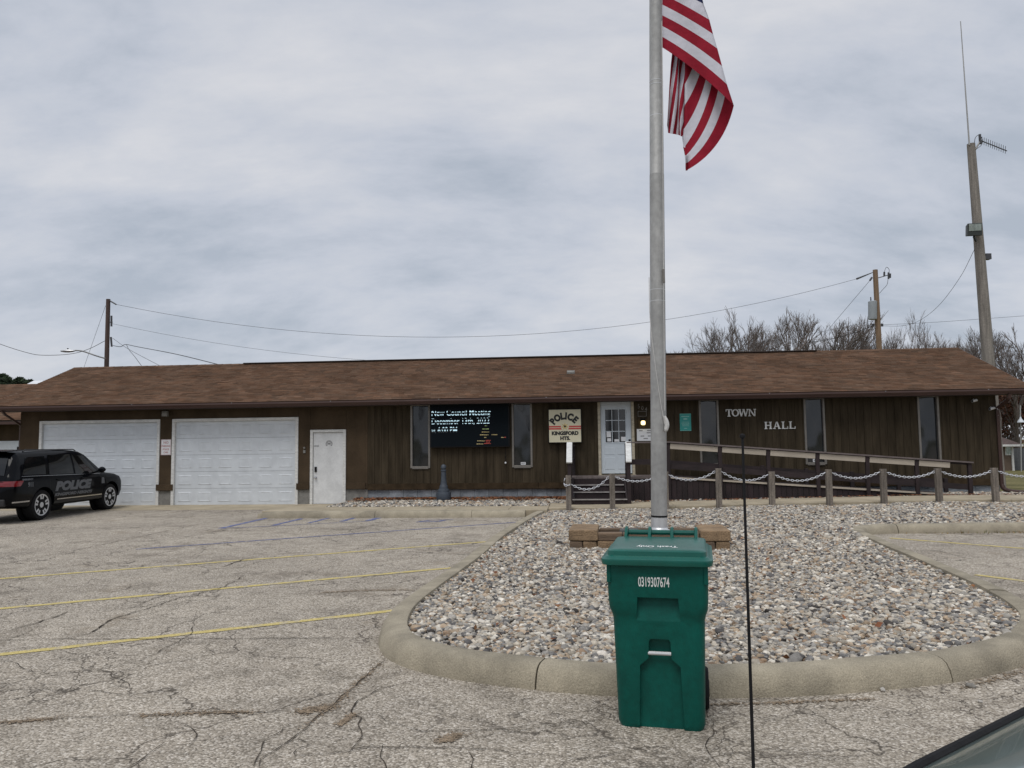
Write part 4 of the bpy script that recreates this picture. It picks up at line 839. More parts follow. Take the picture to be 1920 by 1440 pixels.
# TOWN HALL slab-serif letters
def serif_letter(ch_, h):
    q = MB(); st = h * 0.20; th = h * 0.10; y0, y1 = -0.03, 0.0
    def bar(x0, z0, x1, z1, w0): # slanted stroke with level ends
        q.prism([(x0 - w0 / 2, z0), (x0 + w0 / 2, z0), (x1 + w0 / 2, z1), (x1 - w0 / 2, z1)], y0, y1)
    def ser(x, z, w0): q.prism([(x - w0 / 2, z), (x + w0 / 2, z), (x + w0 / 2, z + th), (x - w0 / 2, z + th)], y0 - 0.0006, y1)
    if ch_ == 'T': wd = 0.86 * h; bar(wd / 2, 0, wd / 2, h, st); ser(wd / 2, 0, 0.42 * h); ser(wd / 2, h - th, wd); ser(th * 0.5, h - 0.30 * h, th); q.prism([(0, h - .3 * h), (th, h - .3 * h), (th, h), (0, h)], y0, y1); q.prism([(wd - th, h - .3 * h), (wd, h - .3 * h), (wd, h), (wd - th, h)], y0, y1)
    if ch_ == 'O':
        wd = 1.0 * h; n = 20; vs_ = []
        for k in range(n): t = 2 * math.pi * k / n; vs_ += [(wd / 2 + math.cos(t) * wd / 2, y0, h / 2 + math.sin(t) * h / 2), (wd / 2 + math.cos(t) * wd * 0.29, y0, h / 2 + math.sin(t) * h * 0.38), (wd / 2 + math.cos(t) * wd / 2, y1, h / 2 + math.sin(t) * h / 2), (wd / 2 + math.cos(t) * wd * 0.29, y1, h / 2 + math.sin(t) * h * 0.38)]
        fs_ = []
        for k in range(n): a = 4 * k; b = 4 * ((k + 1) % n); fs_ += [(a, a + 1, b + 1, b), (a, b, b + 2, a + 2), (a + 1, a + 3, b + 3, b + 1)]
        q.add(vs_, fs_)
    if ch_ == 'W': wd = 1.35 * h; bar(0.36 * h, 0, 0.12 * h, h, st); bar(0.36 * h, 0, 0.66 * h, h, th); bar(0.94 * h, 0, 0.66 * h, h, st); bar(0.94 * h, 0, 1.22 * h, h, th); ser(0.12 * h, h - th, 0.36 * h); ser(0.66 * h, h - th, 0.30 * h); ser(1.22 * h, h - th, 0.30 * h)
    if ch_ == 'N': wd = 1.05 * h; bar(0.16 * h, 0, 0.16 * h, h, th * 1.2); bar(0.88 * h, 0, 0.88 * h, h, th * 1.2); bar(0.85 * h, 0, 0.18 * h, h, st); ser(0.16 * h, 0, 0.34 * h); ser(0.88 * h, h - th, 0.34 * h); ser(0.12 * h, h - th, 0.26 * h)
    if ch_ == 'H': wd = 1.02 * h; bar(0.2 * h, 0, 0.2 * h, h, st); bar(0.82 * h, 0, 0.82 * h, h, st); [ser(x, z, 0.38 * h) for x in (0.2 * h, 0.82 * h) for z in (0, h - th)]; q.prism([(0.3 * h, 0.45 * h), (0.72 * h, 0.45 * h), (0.72 * h, 0.56 * h), (0.3 * h, 0.56 * h)], y0 + 0.001, y1)
    if ch_ == 'A': wd = 1.0 * h; bar(0.16 * h, 0, 0.48 * h, h, th * 1.2); bar(0.84 * h, 0, 0.52 * h, h, st); ser(0.16 * h, 0, 0.34 * h); ser(0.84 * h, 0, 0.36 * h); q.prism([(0.28 * h, 0.30 * h), (0.74 * h, 0.30 * h), (0.70 * h, 0.40 * h), (0.31 * h, 0.40 * h)], y0 + 0.001, y1)
    if ch_ == 'L': wd = 0.85 * h; bar(0.2 * h, 0, 0.2 * h, h, st); ser(0.2 * h, h - th, 0.40 * h); ser(0.43 * h, 0, 0.84 * h); q.prism([(0.76 * h, 0), (0.85 * h, 0), (0.85 * h, 0.32 * h), (0.77 * h, 0.32 * h)], y0, y1)
    return q, wd
for word, x0, x1, z, lb in (('TOWN', 5.94, 6.76, 2.37, 'raised white serif letters spelling TOWN on the siding'), ('HALL', 6.97, 7.80, 2.01, 'raised white serif letters spelling HALL on the siding')):
    tl = wthing('wall_lettering', lb, 'lettering', x0, z, -0.0195); ls = [serif_letter(c_, 0.20) for c_ in word]; gap = (x1 - x0 - sum(l_[1] for l_ in ls)) / 3; x = 0
    for q, wd in ls:
        q.v = [(a + x, b, c_) for a, b, c_ in q.v]; q.build('letter', 'letter_white', tl); x += wd + gap
# small fittings
no = wthing('parking_sign', 'small white no-parking sign with red print between the garage doors', 'sign', -10.285, 1.49, 0.0); MB().box(-0.155, 0.155, -0.01, 0, 0, 0.46).build('plate', 'paper', no)
q = MB(); q.text('NO', 0.10, lambda x, y, z: (x, -0.0115, 0.335 + y), bold=0.003); q.text('PARKING', 0.075, lambda x, y, z: (x, -0.0115, 0.24 + y), bold=0.003, sx=0.85); q.text('POLICE', 0.07, lambda x, y, z: (x, -0.0115, 0.145 + y), bold=0.003, sx=0.85); q.text('CARS', 0.07, lambda x, y, z: (x, -0.0115, 0.055 + y), bold=0.003, sx=0.85)
q.box(-0.15, 0.15, -0.0115, -0.0102, 0.445, 0.455).box(-0.15, 0.15, -0.0115, -0.0102, 0.005, 0.015).box(-0.15, -0.14, -0.0115, -0.0102, 0.015, 0.445).box(0.14, 0.15, -0.0115, -0.0102, 0.015, 0.445); q.build('print', 'pink_print', no)
lb_ = wthing('wall_light', 'small grey wall light above the pillar between garage doors', 'light', -10.31, 2.63, 0.0); MB().box(-0.085, 0.085, -0.10, 0, 0, 0.16).build('housing', 'concrete_grey', lb_, bevel=0.01); MB().box(-0.07, 0.07, -0.106, -0.101, 0.01, 0.10).build('lens', 'metal_frame', lb_)
bl = wthing('key_switch', 'small pale button box on the brown wall beside the white door', 'switch', -6.075, 1.50, 0.0); MB().box(-0.035, 0.035, -0.03, 0, 0, 0.09).build('box', 'concrete_grey', bl, bevel=0.006); MB().lathe([(0.0, -0.05), (0.03, -0.045), (0.033, -0.02), (0.03, 0.0)], 12, (0, 0, 0.15), axis='y').build('cap', 'metal_frame', bl, smooth=True)
for lx, z, lb in ((12.5, 2.72, 'white security camera under the eave facing the ramp'), (12.93, 2.50, 'small white camera at the corner beside the downspout with loose cable')):
    sc_ = wthing('security_camera', lb, 'camera', lx, z); MB().tube([(0, -0.01, 0.02), (0, -0.07, 0.0)], 0.014, 8).build('bracket', 'paper', sc_); MB().tube([(0.06, -0.05, -0.01), (-0.10, -0.16, -0.04)], 0.036, 12).build('housing', 'paper', sc_, smooth=True); MB().tube([(-0.10, -0.16, -0.04), (-0.108, -0.166, -0.042)], 0.028, 12).build('lens', 'black', sc_)
    if lx > 12.8: MB().tube(catmull([(0.05, -0.02, 0), (0.13, -0.08, -0.03), (0.17, -0.08, -0.12), (0.14, -0.08, -0.22), (0.12, -0.05, -0.3)], 5), 0.008, 6).build('cable', 'paper', sc_)
# ash receptacle
ac = thing('ash_receptacle', 'slate blue bell-shaped cigarette receptacle on the stones by the wall', 'ash bin', LW(W(832, 930, 0.55)[0], -0.55, 0.15))
MB().lathe([(0.185, 0), (0.20, 0.03), (0.205, 0.10), (0.205, 0.20), (0.195, 0.225)], 28).build('base', 'ash_blue', ac, smooth=True)
MB().lathe([(0.19, 0.226), (0.165, 0.235), (0.16, 0.29), (0.155, 0.31), (0.12, 0.325), (0.117, 0.38), (0.112, 0.40), (0.095, 0.43), (0.088, 0.50)], 28).build('bell', 'ash_blue', ac, smooth=True)
MB().lathe([(0.084, 0.501), (0.074, 0.60), (0.068, 0.80), (0.082, 0.81), (0.082, 0.84), (0.06, 0.85)], 20).build('neck', 'ash_blue', ac, smooth=True)
MB().lathe([(0.055, 0.851), (0.055, 0.88), (0.074, 0.885), (0.078, 0.91), (0.068, 0.96), (0.04, 0.99), (0.0, 1.0)], 20).build('cap', 'ash_blue', ac, smooth=True)

# ================================================================== WOODEN RAMP AND STEPS
rp = thing('access_ramp', 'dark brown wooden porch with steps and long wheelchair ramp', 'ramp', (0, BY, 0), -BA)
DY = -1.5; DZ = 0.79; dx0, dx1, rx1 = 1.66, 4.16, 11.3
def rzd(x): return DZ - (DZ - 0.27) * max(0, min(1, (x - dx1) / (rx1 - dx1)))
x = dx0
while x < dx1 - 0.01:
    b = min(x + 0.14, dx1); MB().box(x + 0.003, b - 0.003, DY + 0.02, -0.05, DZ - 0.035, DZ).build('deck_board', 'rail_cap', rp); x = b
x = dx1
while x < rx1 - 0.01:
    b = min(x + 0.14, rx1); q = MB(); q.hexa([(x + .003, DY + .02, rzd(x) - .035), (b - .003, DY + .02, rzd(b) - .035), (b - .003, -.05, rzd(b) - .035), (x + .003, -.05, rzd(x) - .035), (x + .003, DY + .02, rzd(x)), (b - .003, DY + .02, rzd(b)), (b - .003, -.05, rzd(b)), (x + .003, -.05, rzd(x))]); q.build('ramp_board', 'deck_wood', rp); x = b
q = MB(); q.beam((dx0 + 1.3, DY - 0.012, DZ - 0.02), (dx1, DY - 0.012, DZ - 0.02), 0.03, 0.05); q.build('deck_edge', 'rail_cap', rp)
q = MB(); q.beam((dx1, DY - 0.012, DZ - 0.015), (rx1, DY - 0.012, 0.275), 0.03, 0.045); q.build('ramp_edge', 'beige_board', rp)
q = MB(); q.beam((dx1, DY + 0.06, DZ - 0.12), (rx1, DY + 0.06, 0.19), 0.04, 0.12); q.beam((dx0, DY + 0.06, DZ - 0.12), (dx1, DY + 0.06, DZ - 0.12), 0.04, 0.14); q.build('joist', 'deck_wood', rp)
x = dx0 + 1.33                                # skirting
while x < 9.3:
    b = x + 0.138; zt = min(rzd(x), rzd(b)) - 0.05
    if zt > zw(x) + 0.04: MB().box(x + 0.004, b - 0.004, DY + 0.005 + random.random() * 0.004, DY + 0.025, 0.12, zt).build('skirting_board', 'deck_wood', rp)
    x = b
# steps: four risers
sx0, sx1 = 1.72, 3.02; NR = 4; rh = (DZ - 0.13) / NR; td = 0.29
for i in range(1, NR):
    yb = DY - td * (NR - i) ; z = 0.13 + rh * i
    MB().box(sx0 + 0.012 - 0.02 * (3 - i), sx1 - 0.012 + 0.02 * (3 - i), yb - 0.02, yb + td - 0.002, z - 0.035, z).build('tread', 'deck_wood', rp)
    MB().box(sx0 + 0.012 - 0.02 * (3 - i), sx1 - 0.012 + 0.02 * (3 - i), yb - 0.026, yb - 0.0205, z - 0.03, z - 0.002).build('nosing', 'tread_edge', rp)
for i in range(NR):
    yb = DY - td * (NR - 1 - i); z = 0.12 + rh * i; MB().box(sx0 + 0.014, sx1 - 0.014, yb + 0.0, yb + 0.02, z, z + rh - 0.028).build('riser', 'deck_wood', rp)
for x0, x1 in ((sx0 - 0.04, sx0), (sx1, sx1 + 0.04)):
    q = MB(); yf = DY - td * 3; q.add([(x, y, z) for x in (x0, x1) for y, z in ((yf - 0.0, 0.12), (DY, 0.12), (DY, DZ - 0.02), (DY - 0.06, DZ - 0.02), (yf - 0.0, 0.12 + rh))], [(0, 1, 2, 3, 4), (9, 8, 7, 6, 5)] + [(i, i + 5, (i + 1) % 5 + 5, (i + 1) % 5) for i in range(5)]); q.build('stringer', 'deck_wood', rp, fixn=True)
def post(x, y, z0, z1, m='deck_wood', s=0.045): MB().box(x - s, x + s, y - s, y + s, z0, z1).build('post', m, rp, bevel=0.004, seg=1)
yf = DY - td * 3 + 0.05
for x in (sx0 - 0.09, sx1 + 0.085):
    post(x, yf, 0.1, 1.20); post(x, DY - 0.05, 0.1, 1.66)
    q = MB(); q.beam((x, yf - 0.10, 1.20), (x + (0.05 if x > 2.5 else 0.0), DY - 0.02, 1.70), 0.145, 0.035); q.build('stair_rail', 'white_trim', rp, bevel=0.004)
    q = MB(); q.beam((x, yf, 0.66), (x, DY - 0.05, 1.05), 0.035, 0.14); q.build('mid_rail', 'rail_wood', rp)
post(dx0 + 0.05, -0.12, DZ - 0.5, 1.62); q = MB(); q.beam((dx0 + 0.05, -0.08, 1.62), (dx0 + 0.05, DY - 0.02, 1.62), 0.10, 0.04); q.beam((dx0 + 0.05, -0.08, 1.2), (dx0 + 0.05, DY - 0.02, 1.2), 0.035, 0.14); q.build('side_rail', 'rail_wood', rp)
# front railing
rt = lambda x: 1.685 if x < 4.2 else 1.685 - (1.685 - 1.085) * (x - 4.2) / (11.62 - 4.2)
q = MB(); q.beam((sx1 + 0.09, DY - 0.03, 1.685), (4.2, DY - 0.03, 1.685), 0.15, 0.038); q.build('cap_rail', 'rail_cap', rp)
q = MB(); q.beam((4.2, DY - 0.03, 1.685), (11.66, DY - 0.03, rt(11.66)), 0.15, 0.038); q.build('cap_rail', 'rail_cap', rp)
q = MB(); q.beam((sx1 + 0.13, DY - 0.01, 1.18), (4.2, DY - 0.01, 1.18), 0.035, 0.14); q.build('mid_rail', 'rail_wood', rp)
PX = [W(px, 870, 1.5)[0] for px in (1253, 1350, 1440, 1532, 1625, 1717, 1816)]
for i, x in enumerate(PX):
    post(x, DY - 0.03, 0.1 if x < 9.6 else zw(x), rt(x) - 0.02)
    if i + 1 < len(PX):
        a, b = x + 0.055, PX[i + 1] - 0.055; last = i == len(PX) - 2
        q = MB(); bb = b - 0.42 if last else b; q.beam((a, DY - 0.052, rt(a) - 0.105), (bb, DY - 0.052, rt(bb) - 0.105), 0.03, 0.135); q.build('hand_rail', 'beige_board', rp)
        q = MB(); q.beam((a, DY - 0.01, rt(a) - 0.62), (b, DY - 0.01, rt(b) - 0.62), 0.035, 0.14); q.build('mid_rail', 'rail_wood', rp)
        q = MB(); q.beam((a, DY - 0.005, rt(a) - 0.045), (b, DY - 0.005, rt(b) - 0.045), 0.035, 0.05); q.build('sub_rail', 'rail_wood', rp)
# wall side railing
for i, px in enumerate((1430, 1512, 1597, 1684, 1772)):
    x = W(px, 900, 0.2)[0]; post(x, -0.22, 0.2, rt(x) - 0.45, 'rail_wood')
q = MB(); q.beam((4.3, -0.22, 1.13), (11.5, -0.22, 0.55), 0.035, 0.12); q.build('wall_rail', 'rail_wood', rp)
# ================================================================== PLANTER, FLAGPOLE, FLAG
pc = G(1220, 1029, 0.11); pz = 0.10
PL0, PL1 = G(1066, 1029, 0.11), G(1371, 1031, 0.11); pw = (PL1 - PL0).length; pang = math.atan2(PL1.y - PL0.y, PL1.x - PL0.x)
pl = thing('planter', 'low rectangular planter of tan retaining blocks round the flagpole', 'planter', ((PL0.x + PL1.x) / 2, (PL0.y + PL1.y) / 2, pz - 0.04), pang)
hw = pw / 2; dp = 0.86
def rough_block(x0, x1, y0, y1, z0, z1, m, nm='planter_block'):
    q = MB(); q.box(x0, x1, y0, y1, z0, z1); q.v = [(x + random.uniform(-.008, .008), y + random.uniform(-.008, .008), z + random.uniform(-.004, .004)) for x, y, z in q.v]; return q.build(nm, m, pl, bevel=0.018, seg=2)
bw = 0.43
for sx in (-1, 1):
    a, b = (-hw, -hw + bw) if sx < 0 else (hw - bw, hw)
    for r_ in range(2):
        z0, z1 = r_ * 0.165, r_ * 0.165 + 0.16
        if r_: rough_block(a, b, 0.0, dp * 0.62, z0, z1, 'block_tan'); rough_block(a, b, dp * 0.62 + 0.006, dp, z0, z1, 'block_tan')
        else: rough_block(a + 0.01, (a + b) / 2 - 0.003, 0.01, dp * 0.5, z0, z1, 'timber'); rough_block((a + b) / 2 + 0.003, b - 0.01, 0.01, dp * 0.5, z0, z1, 'block_tan'); rough_block(a + 0.01, b - 0.01, dp * 0.5 + 0.006, dp, z0, z1, 'block_tan')
xa, xb = -hw + bw + 0.006, hw - bw - 0.006; n = 4
for i in range(n):
    a = xa + (xb - xa) * i / n; b = xa + (xb - xa) * (i + 1) / n - 0.006
    rough_block(a, b, 0.02, 0.19, 0.165, 0.285, 'timber'); rough_block(a, b, 0.015, 0.20, 0.0, 0.16, 'timber' if i % 2 else 'block_tan'); rough_block(a, b, dp - 0.17, dp, 0.0, 0.275, 'timber')
q = MB(); q.grid([[(xa - 0.1 + (xb - xa + 0.2) * i / 10, 0.15 + (dp - 0.28) * k / 5, 0.20 + random.uniform(-0.012, 0.012)) for i in range(11)] for k in range(6)]); q.build('fill', 'soil', pl, smooth=True)
rough_block(-0.42, -0.14, 0.32, 0.54, 0.205, 0.30, 'slate', 'loose_block')
POLE = Vector((2.225, 11.98, 0.28)); TOP = D(1226.5, -330, 12.0); TOP = Vector((TOP.x, 11.98, TOP.z))
fp = thing('flagpole', 'tall tapered grey metal flagpole standing in the block planter', 'flagpole', POLE)
ax = (TOP - POLE); up = lambda t: ax * t
zt = lambda z: ax * ((z - POLE.z) / ax.z)
MB().tube([zt(0.30), zt(0.5), zt(2.0), zt(4.0), zt(5.9)], [0.122, 0.122, 0.120, 0.117, 0.113], 32).build('lower_shaft', 'galv', fp, smooth=True)
MB().tube([zt(5.9), zt(5.905), zt(8), zt(11.2)], [0.1135, 0.1105, 0.104, 0.085], 32).build('upper_shaft', 'galv', fp, smooth=True)
MB().lathe([(0.21, 0.0), (0.215, 0.02), (0.17, 0.05), (0.138, 0.065), (0.128, 0.09), (0.122, 0.095)], 32).build('base_flange', 'galv_bright', fp, smooth=True)
MB().tube([zt(0.36), zt(0.52)], [0.1235, 0.1235], 32).build('base_sleeve', 'galv_bright', fp, smooth=True)
MB().tube([zt(0.53), zt(0.555)], 0.1255, 32).build('band', 'black', fp, smooth=True)
MB().lathe([(0.0, 0.1), (0.05, 0.085), (0.085, 0.03), (0.09, 0), (0.085, -0.03), (0.0, -0.09)], 16, zt(11.27)).build('truck', 'galv_bright', fp, smooth=True)
def onpole(px, py, dy=-0.13): p = D(px, py, POLE.y + dy); return p - POLE
MB().tube([onpole(1241, 40), onpole(1243, 330), onpole(1244.5, 560), onpole(1246.5, 770)], 0.006, 6).build('halyard', 'rope', fp)
MB().tube(catmull([onpole(1217, 520), onpole(1219, 600), onpole(1228, 680), onpole(1238, 750), onpole(1246, 795)], 5), 0.0055, 6).build('halyard', 'rope', fp)
MB().tube([onpole(1244, 505), onpole(1245, 530)], 0.02, 8).build('cleat', 'metal_frame', fp)
q = MB(); q.tube(catmull([onpole(1246, 780), onpole(1249, 788), onpole(1250.5, 797), onpole(1248.5, 806), onpole(1246.5, 808)], 4), [0.018 + 0.018 * math.sin(math.pi * i / 16) for i in range(17)], 10); q.build('rope_bundle', 'rope', fp, smooth=True)
for py in (155, 162, 220, 545, 566): MB().tube([zt(D(1230, py, 12).z), zt(D(1230, py, 12).z + 0.008)], 0.118 if py > 400 else 0.108, 32).build('seam', 'galv_bright', fp, smooth=True)
# the flag, folded over itself
fl = thing('flag', 'large red and white striped national flag drooping in folds from the pole', 'flag', POLE + zt(D(1241, 88, 12).z))
fo = Vector(fl.location)
FV = [(0, 1376, 198), (1, 1363, 158), (2, 1354, 124), (3, 1345, 91), (4, 1337, 64), (5, 1330, 37), (6, 1319, 7), (13, 1276, -175)]
EV = [(0, 1288, 319), (1, 1289, 305), (2, 1287, 291), (3, 1283, 276), (4, 1283.5, 240), (5, 1284, 197), (6, 1284, 158), (8, 1284, 80), (13, 1278, -70)]
TV = [(0, 1287, 320), (3, 1283, 277), (4, 1281, 256), (6, 1274, 254), (8, 1266, 252), (11, 1254, 249), (13, 1249, 235)]
ip = lambda T, v, c: float(np.interp(v, [t[0] for t in T], [t[c] for t in T]))
rows = []; NA, NB_, NC = 12, 14, 8
VS = [i / 4 for i in range(13 * 4 + 1)]
for v in VS:
    h = (1240.5, 88 - 20 * v); f_ = (ip(FV, v, 1), ip(FV, v, 2)); e_ = (ip(EV, v, 1), ip(EV, v, 2)); t_ = (ip(TV, v, 1), ip(TV, v, 2)); k = v / 13; row = []
    c1 = (h[0] * 0.52 + f_[0] * 0.48 - 6 + 14 * (1 - k), h[1] * 0.55 + f_[1] * 0.45 + 6 - 16 * (1 - k) * 0.6)
    for i in range(NA + 1):
        t = i / NA; x = (1 - t) ** 2 * h[0] + 2 * t * (1 - t) * c1[0] + t * t * f_[0]; y = (1 - t) ** 2 * h[1] + 2 * t * (1 - t) * c1[1] + t * t * f_[1]
        dy = -0.02 + 0.05 * math.sin(t * 5.5 + k * 3) * t * (1 - t) * 3 - 0.05 * t; row.append((x, y, dy))
    c2 = (f_[0] * 0.5 + e_[0] * 0.5 + 20 * (1 - k) + 4, f_[1] * 0.42 + e_[1] * 0.58 + 14 * (1 - k))
    for i in range(1, NB_ + 1):
        t = i / NB_; x = (1 - t) ** 2 * f_[0] + 2 * t * (1 - t) * c2[0] + t * t * e_[0]; y = (1 - t) ** 2 * f_[1] + 2 * t * (1 - t) * c2[1] + t * t * e_[1]
        dy = -0.07 + 0.20 * min(1, t * 3.5) + 0.035 * math.sin(t * 6 + k * 9); row.append((x, y, dy))
    for i in range(1, NC + 1):
        t = i / NC; x = e_[0] + (t_[0] - e_[0]) * t + 2.0 * math.sin(t * 7 + v); y = e_[1] + (t_[1] - e_[1]) * t
        dy = 0.13 + 0.07 * math.sin(math.pi * min(1, t * 1.6)) + 0.06 * math.sin(v * 1.5 + t * 3); row.append((x, y, dy))
    rows.append([D(x, y, 12.0 + dy) - fo for x, y, dy in row])
q = MB(); nc_ = len(rows[0])
q.v = [tuple(p) for r_ in rows for p in r_]
for i in range(len(rows) - 1):
    s_ = int((i + 0.5) / 4)
    for k in range(nc_ - 1):
        q.f.append((i * nc_ + k, i * nc_ + k + 1, (i + 1) * nc_ + k + 1, (i + 1) * nc_ + k)); q.m.append(2 if (s_ >= 6 and k < NA * 0.93) else (0 if s_ % 2 == 0 else 1)); q.c.append((1, 1, 1))
q.build('cloth', ['flag_red', 'flag_white', 'flag_blue'], fl, smooth=True, angle=180)
q = MB(); q.tube([Vector(rows[0][0]), Vector(rows[-1][0])], 0.012, 6); q.build('heading', 'flag_white', fl)

# ================================================================== GREEN CART
cf = G(1240, 1368); cart = thing('wheelie_bin', 'dark green wheeled trash cart with numbered front', 'trash cart', (cf.x, cf.y, 0), -R(13.5))
def rrect(hw_, y0, y1, r_, z, n=6):
    o = []
    for cx_, cy_, a0 in ((hw_ - r_, y1 - r_, 0), (-hw_ + r_, y1 - r_, 90), (-hw_ + r_, y0 + r_, 180), (hw_ - r_, y0 + r_, 270)):
        for i in range(n + 1): t = R(a0 + 90 * i / n); o.append((cx_ + r_ * math.cos(t), cy_ + r_ * math.sin(t), z))
    return o
def loft(secs, name, m, parent, tilt=0.0, smooth=True, angle=32):
    q = MB(); rows = [rrect(*s) for s in secs]; rows = [[(x, y, z + tilt * y) for x, y, z in r_] for r_ in rows]; q.grid(rows, closed=True); n = len(rows[0])
    q.f += [tuple(range(n))[::-1], tuple(range((len(rows) - 1) * n, len(rows) * n))]; q.m += [0, 0]; q.c += [(1, 1, 1)] * 2
    return q.build(name, m, parent, smooth=smooth, fixn=True, angle=angle)
body = loft([(0.238, 0.008, 0.40, 0.05, 0.0), (0.250, 0.0, 0.41, 0.055, 0.03), (0.258, -0.012, 0.45, 0.055, 0.35), (0.2635, -0.02, 0.475, 0.05, 0.58), (0.265, -0.022, 0.48, 0.05, 0.625), (0.271, -0.034, 0.488, 0.048, 0.655), (0.283, -0.046, 0.495, 0.045, 0.69), (0.287, -0.052, 0.50, 0.04, 0.74), (0.292, -0.062, 0.53, 0.035, 0.955)], 'body', 'bin_green', cart)
cut1 = MB(); pol = [(-0.125, -0.05), (0.135, -0.05), (0.120, 0.36), (0.070, 0.405), (0.066, 0.50), (0.056, 0.515), (-0.048, 0.515), (-0.058, 0.50), (-0.062, 0.405), (-0.112, 0.36)]
cut1.prism(pol, -0.2, 0.028)
cut2 = MB(); cut2.add([(-0.115, -0.3, 0.762), (0.118, -0.3, 0.762), (0.118, 0.004, 0.757), (-0.115, 0.004, 0.757), (-0.125, -0.3, 0.60), (0.128, -0.3, 0.60), (0.128, -0.0225, 0.615), (-0.125, -0.0225, 0.615)], [(0, 1, 2, 3), (7, 6, 5, 4), (0, 4, 5, 1), (1, 5, 6, 2), (2, 6, 7, 3), (3, 7, 4, 0)])
boolean_cut(body, [cut1, cut2])
b_ = body.modifiers.new('bevel', 'BEVEL'); b_.width = 0.006; b_.segments = 2; b_.limit_method = 'ANGLE'; b_.angle_limit = R(50)
MB().tube([(-0.064, -0.006, 0.432), (0.068, -0.006, 0.432)], 0.011, 10).build('lift_bar', 'galv_bright', cart, smooth=True)
for sx in (-1, 1): MB().box(sx * 0.278 - 0.012, sx * 0.278 + 0.012, -0.063, -0.03, 0.84, 0.95).build('corner_rib', 'bin_green', cart, bevel=0.004)
q = MB(); q.text('0319307674', 0.078, lambda x, y, z: (x - 0.018, -0.0605 - 0.001, 0.822 + y), sx=0.46, bold=0.0012); q.v = [(x, -0.052 - (z - 0.74) * 0.0465 - 0.0015, z) for x, y, z in q.v]; q.build('serial_number', 'white_print', cart)
loft([(0.303, -0.088, 0.54, 0.05, 0.944), (0.316, -0.102, 0.555, 0.055, 0.949), (0.322, -0.108, 0.56, 0.06, 0.972), (0.320, -0.106, 0.56, 0.06, 0.982), (0.308, -0.094, 0.55, 0.055, 0.986), (0.300, -0.086, 0.545, 0.05, 0.992), (0.296, -0.080, 0.54, 0.05, 0.996), (0.287, -0.068, 0.535, 0.045, 0.999), (0.284, -0.065, 0.533, 0.045, 1.024), (0.276, -0.054, 0.525, 0.05, 1.031), (0.235, 0.0, 0.50, 0.06, 1.034)], 'lid', 'lid_green', cart, tilt=0.018)
lid = [o for o in cart.children if o.name.startswith('lid')][0]
q = MB(); q.text('Trash Only', 0.085, lambda x, y, z: (-x, 0.10 - y, 0.0), sx=0.62, bold=0.002)
q.v = [(x, y, 1.0352 + 0.018 * y) for x, y, z in q.v]; q.build('lid_print', 'white_print', cart)
q = MB(); q.tube([(-0.225, 0.585, 1.062), (0.225, 0.585, 1.062)], 0.017, 10); q.build('handle', 'lid_green', cart, smooth=True)
for x in (-0.225, -0.072, 0.072, 0.225):
    q = MB(); q.tube(catmull([(x, 0.50, 1.035), (x, 0.55, 1.085), (x, 0.60, 1.088), (x, 0.615, 1.05), (x, 0.58, 1.0), (x, 0.50, 0.97)], 4), 0.011, 8); q.build('handle_bracket', 'lid_green', cart, smooth=True)
for sx in (-1, 1):
    wq = MB(); wq.lathe([(0.03, -0.026), (0.10, -0.026), (0.118, -0.024), (0.128, -0.012), (0.130, 0.0), (0.128, 0.012), (0.118, 0.024), (0.10, 0.026), (0.03, 0.026)], 28, (sx * 0.250, 0.40, 0.130), axis='x'); wo = wq.build('wheel', 'rubber', cart, smooth=True, fixn=True)
    MB().lathe([(0.0, -0.029), (0.05, -0.029), (0.06, 0.0), (0.05, 0.029), (0.0, 0.029)], 16, (sx * 0.250, 0.40, 0.130), axis='x').build('hub', 'black', wo, smooth=True, fixn=True)
MB().tube([(-0.25, 0.40, 0.130), (0.25, 0.40, 0.130)], 0.012, 8).build('axle', 'metal_frame', cart)

# ================================================================== CHAIN POSTS
ORD = ['first', 'second', 'third', 'fourth', 'fifth', 'sixth', 'seventh', 'eighth', 'ninth', 'tenth']
tops = []
for i, (px, pt) in enumerate(((1066, 891), (1148, 888), (1248, 884), (1348, 878), (1447, 884), (1555, 880), (1657, 879), (1761, 878), (1867, 877), (1978, 876))):
    lx = W(px, 930, 3.42)[0]; zb = zw(lx) - 0.05; zt_ = W(px, pt, 3.42)[1]; lean = random.uniform(-0.02, 0.02)
    lb = f'weathered wooden chain post, {ORD[i]} from the porch steps' if i != 2 else 'weathered wooden chain post, third from the porch steps, behind the flagpole'
    po = thing('chain_post', lb, 'post', LW(lx, -3.42, zb - 0.12), -BA, 'wooden posts of the chain fence'); h = zt_ - zb + 0.12
    q = MB(); s = 0.062; q.hexa([(-s, -s, 0), (s, -s, 0), (s, s, 0), (-s, s, 0), (-s + lean, -s, h), (s + lean, -s, h), (s + lean, s, h - 0.006), (-s + lean, s, h - 0.004)]); q.build('timber', 'post_wood', po, bevel=0.008)
    q = MB(); q.tube([(-s - 0.012 + lean * 0.9, 0, h - 0.075), (s + 0.012 + lean * 0.9, 0, h - 0.075)], 0.012, 8); q.build('eye_bolt', 'metal_frame', po)
    tops.append((lx, zt_ - 0.075))
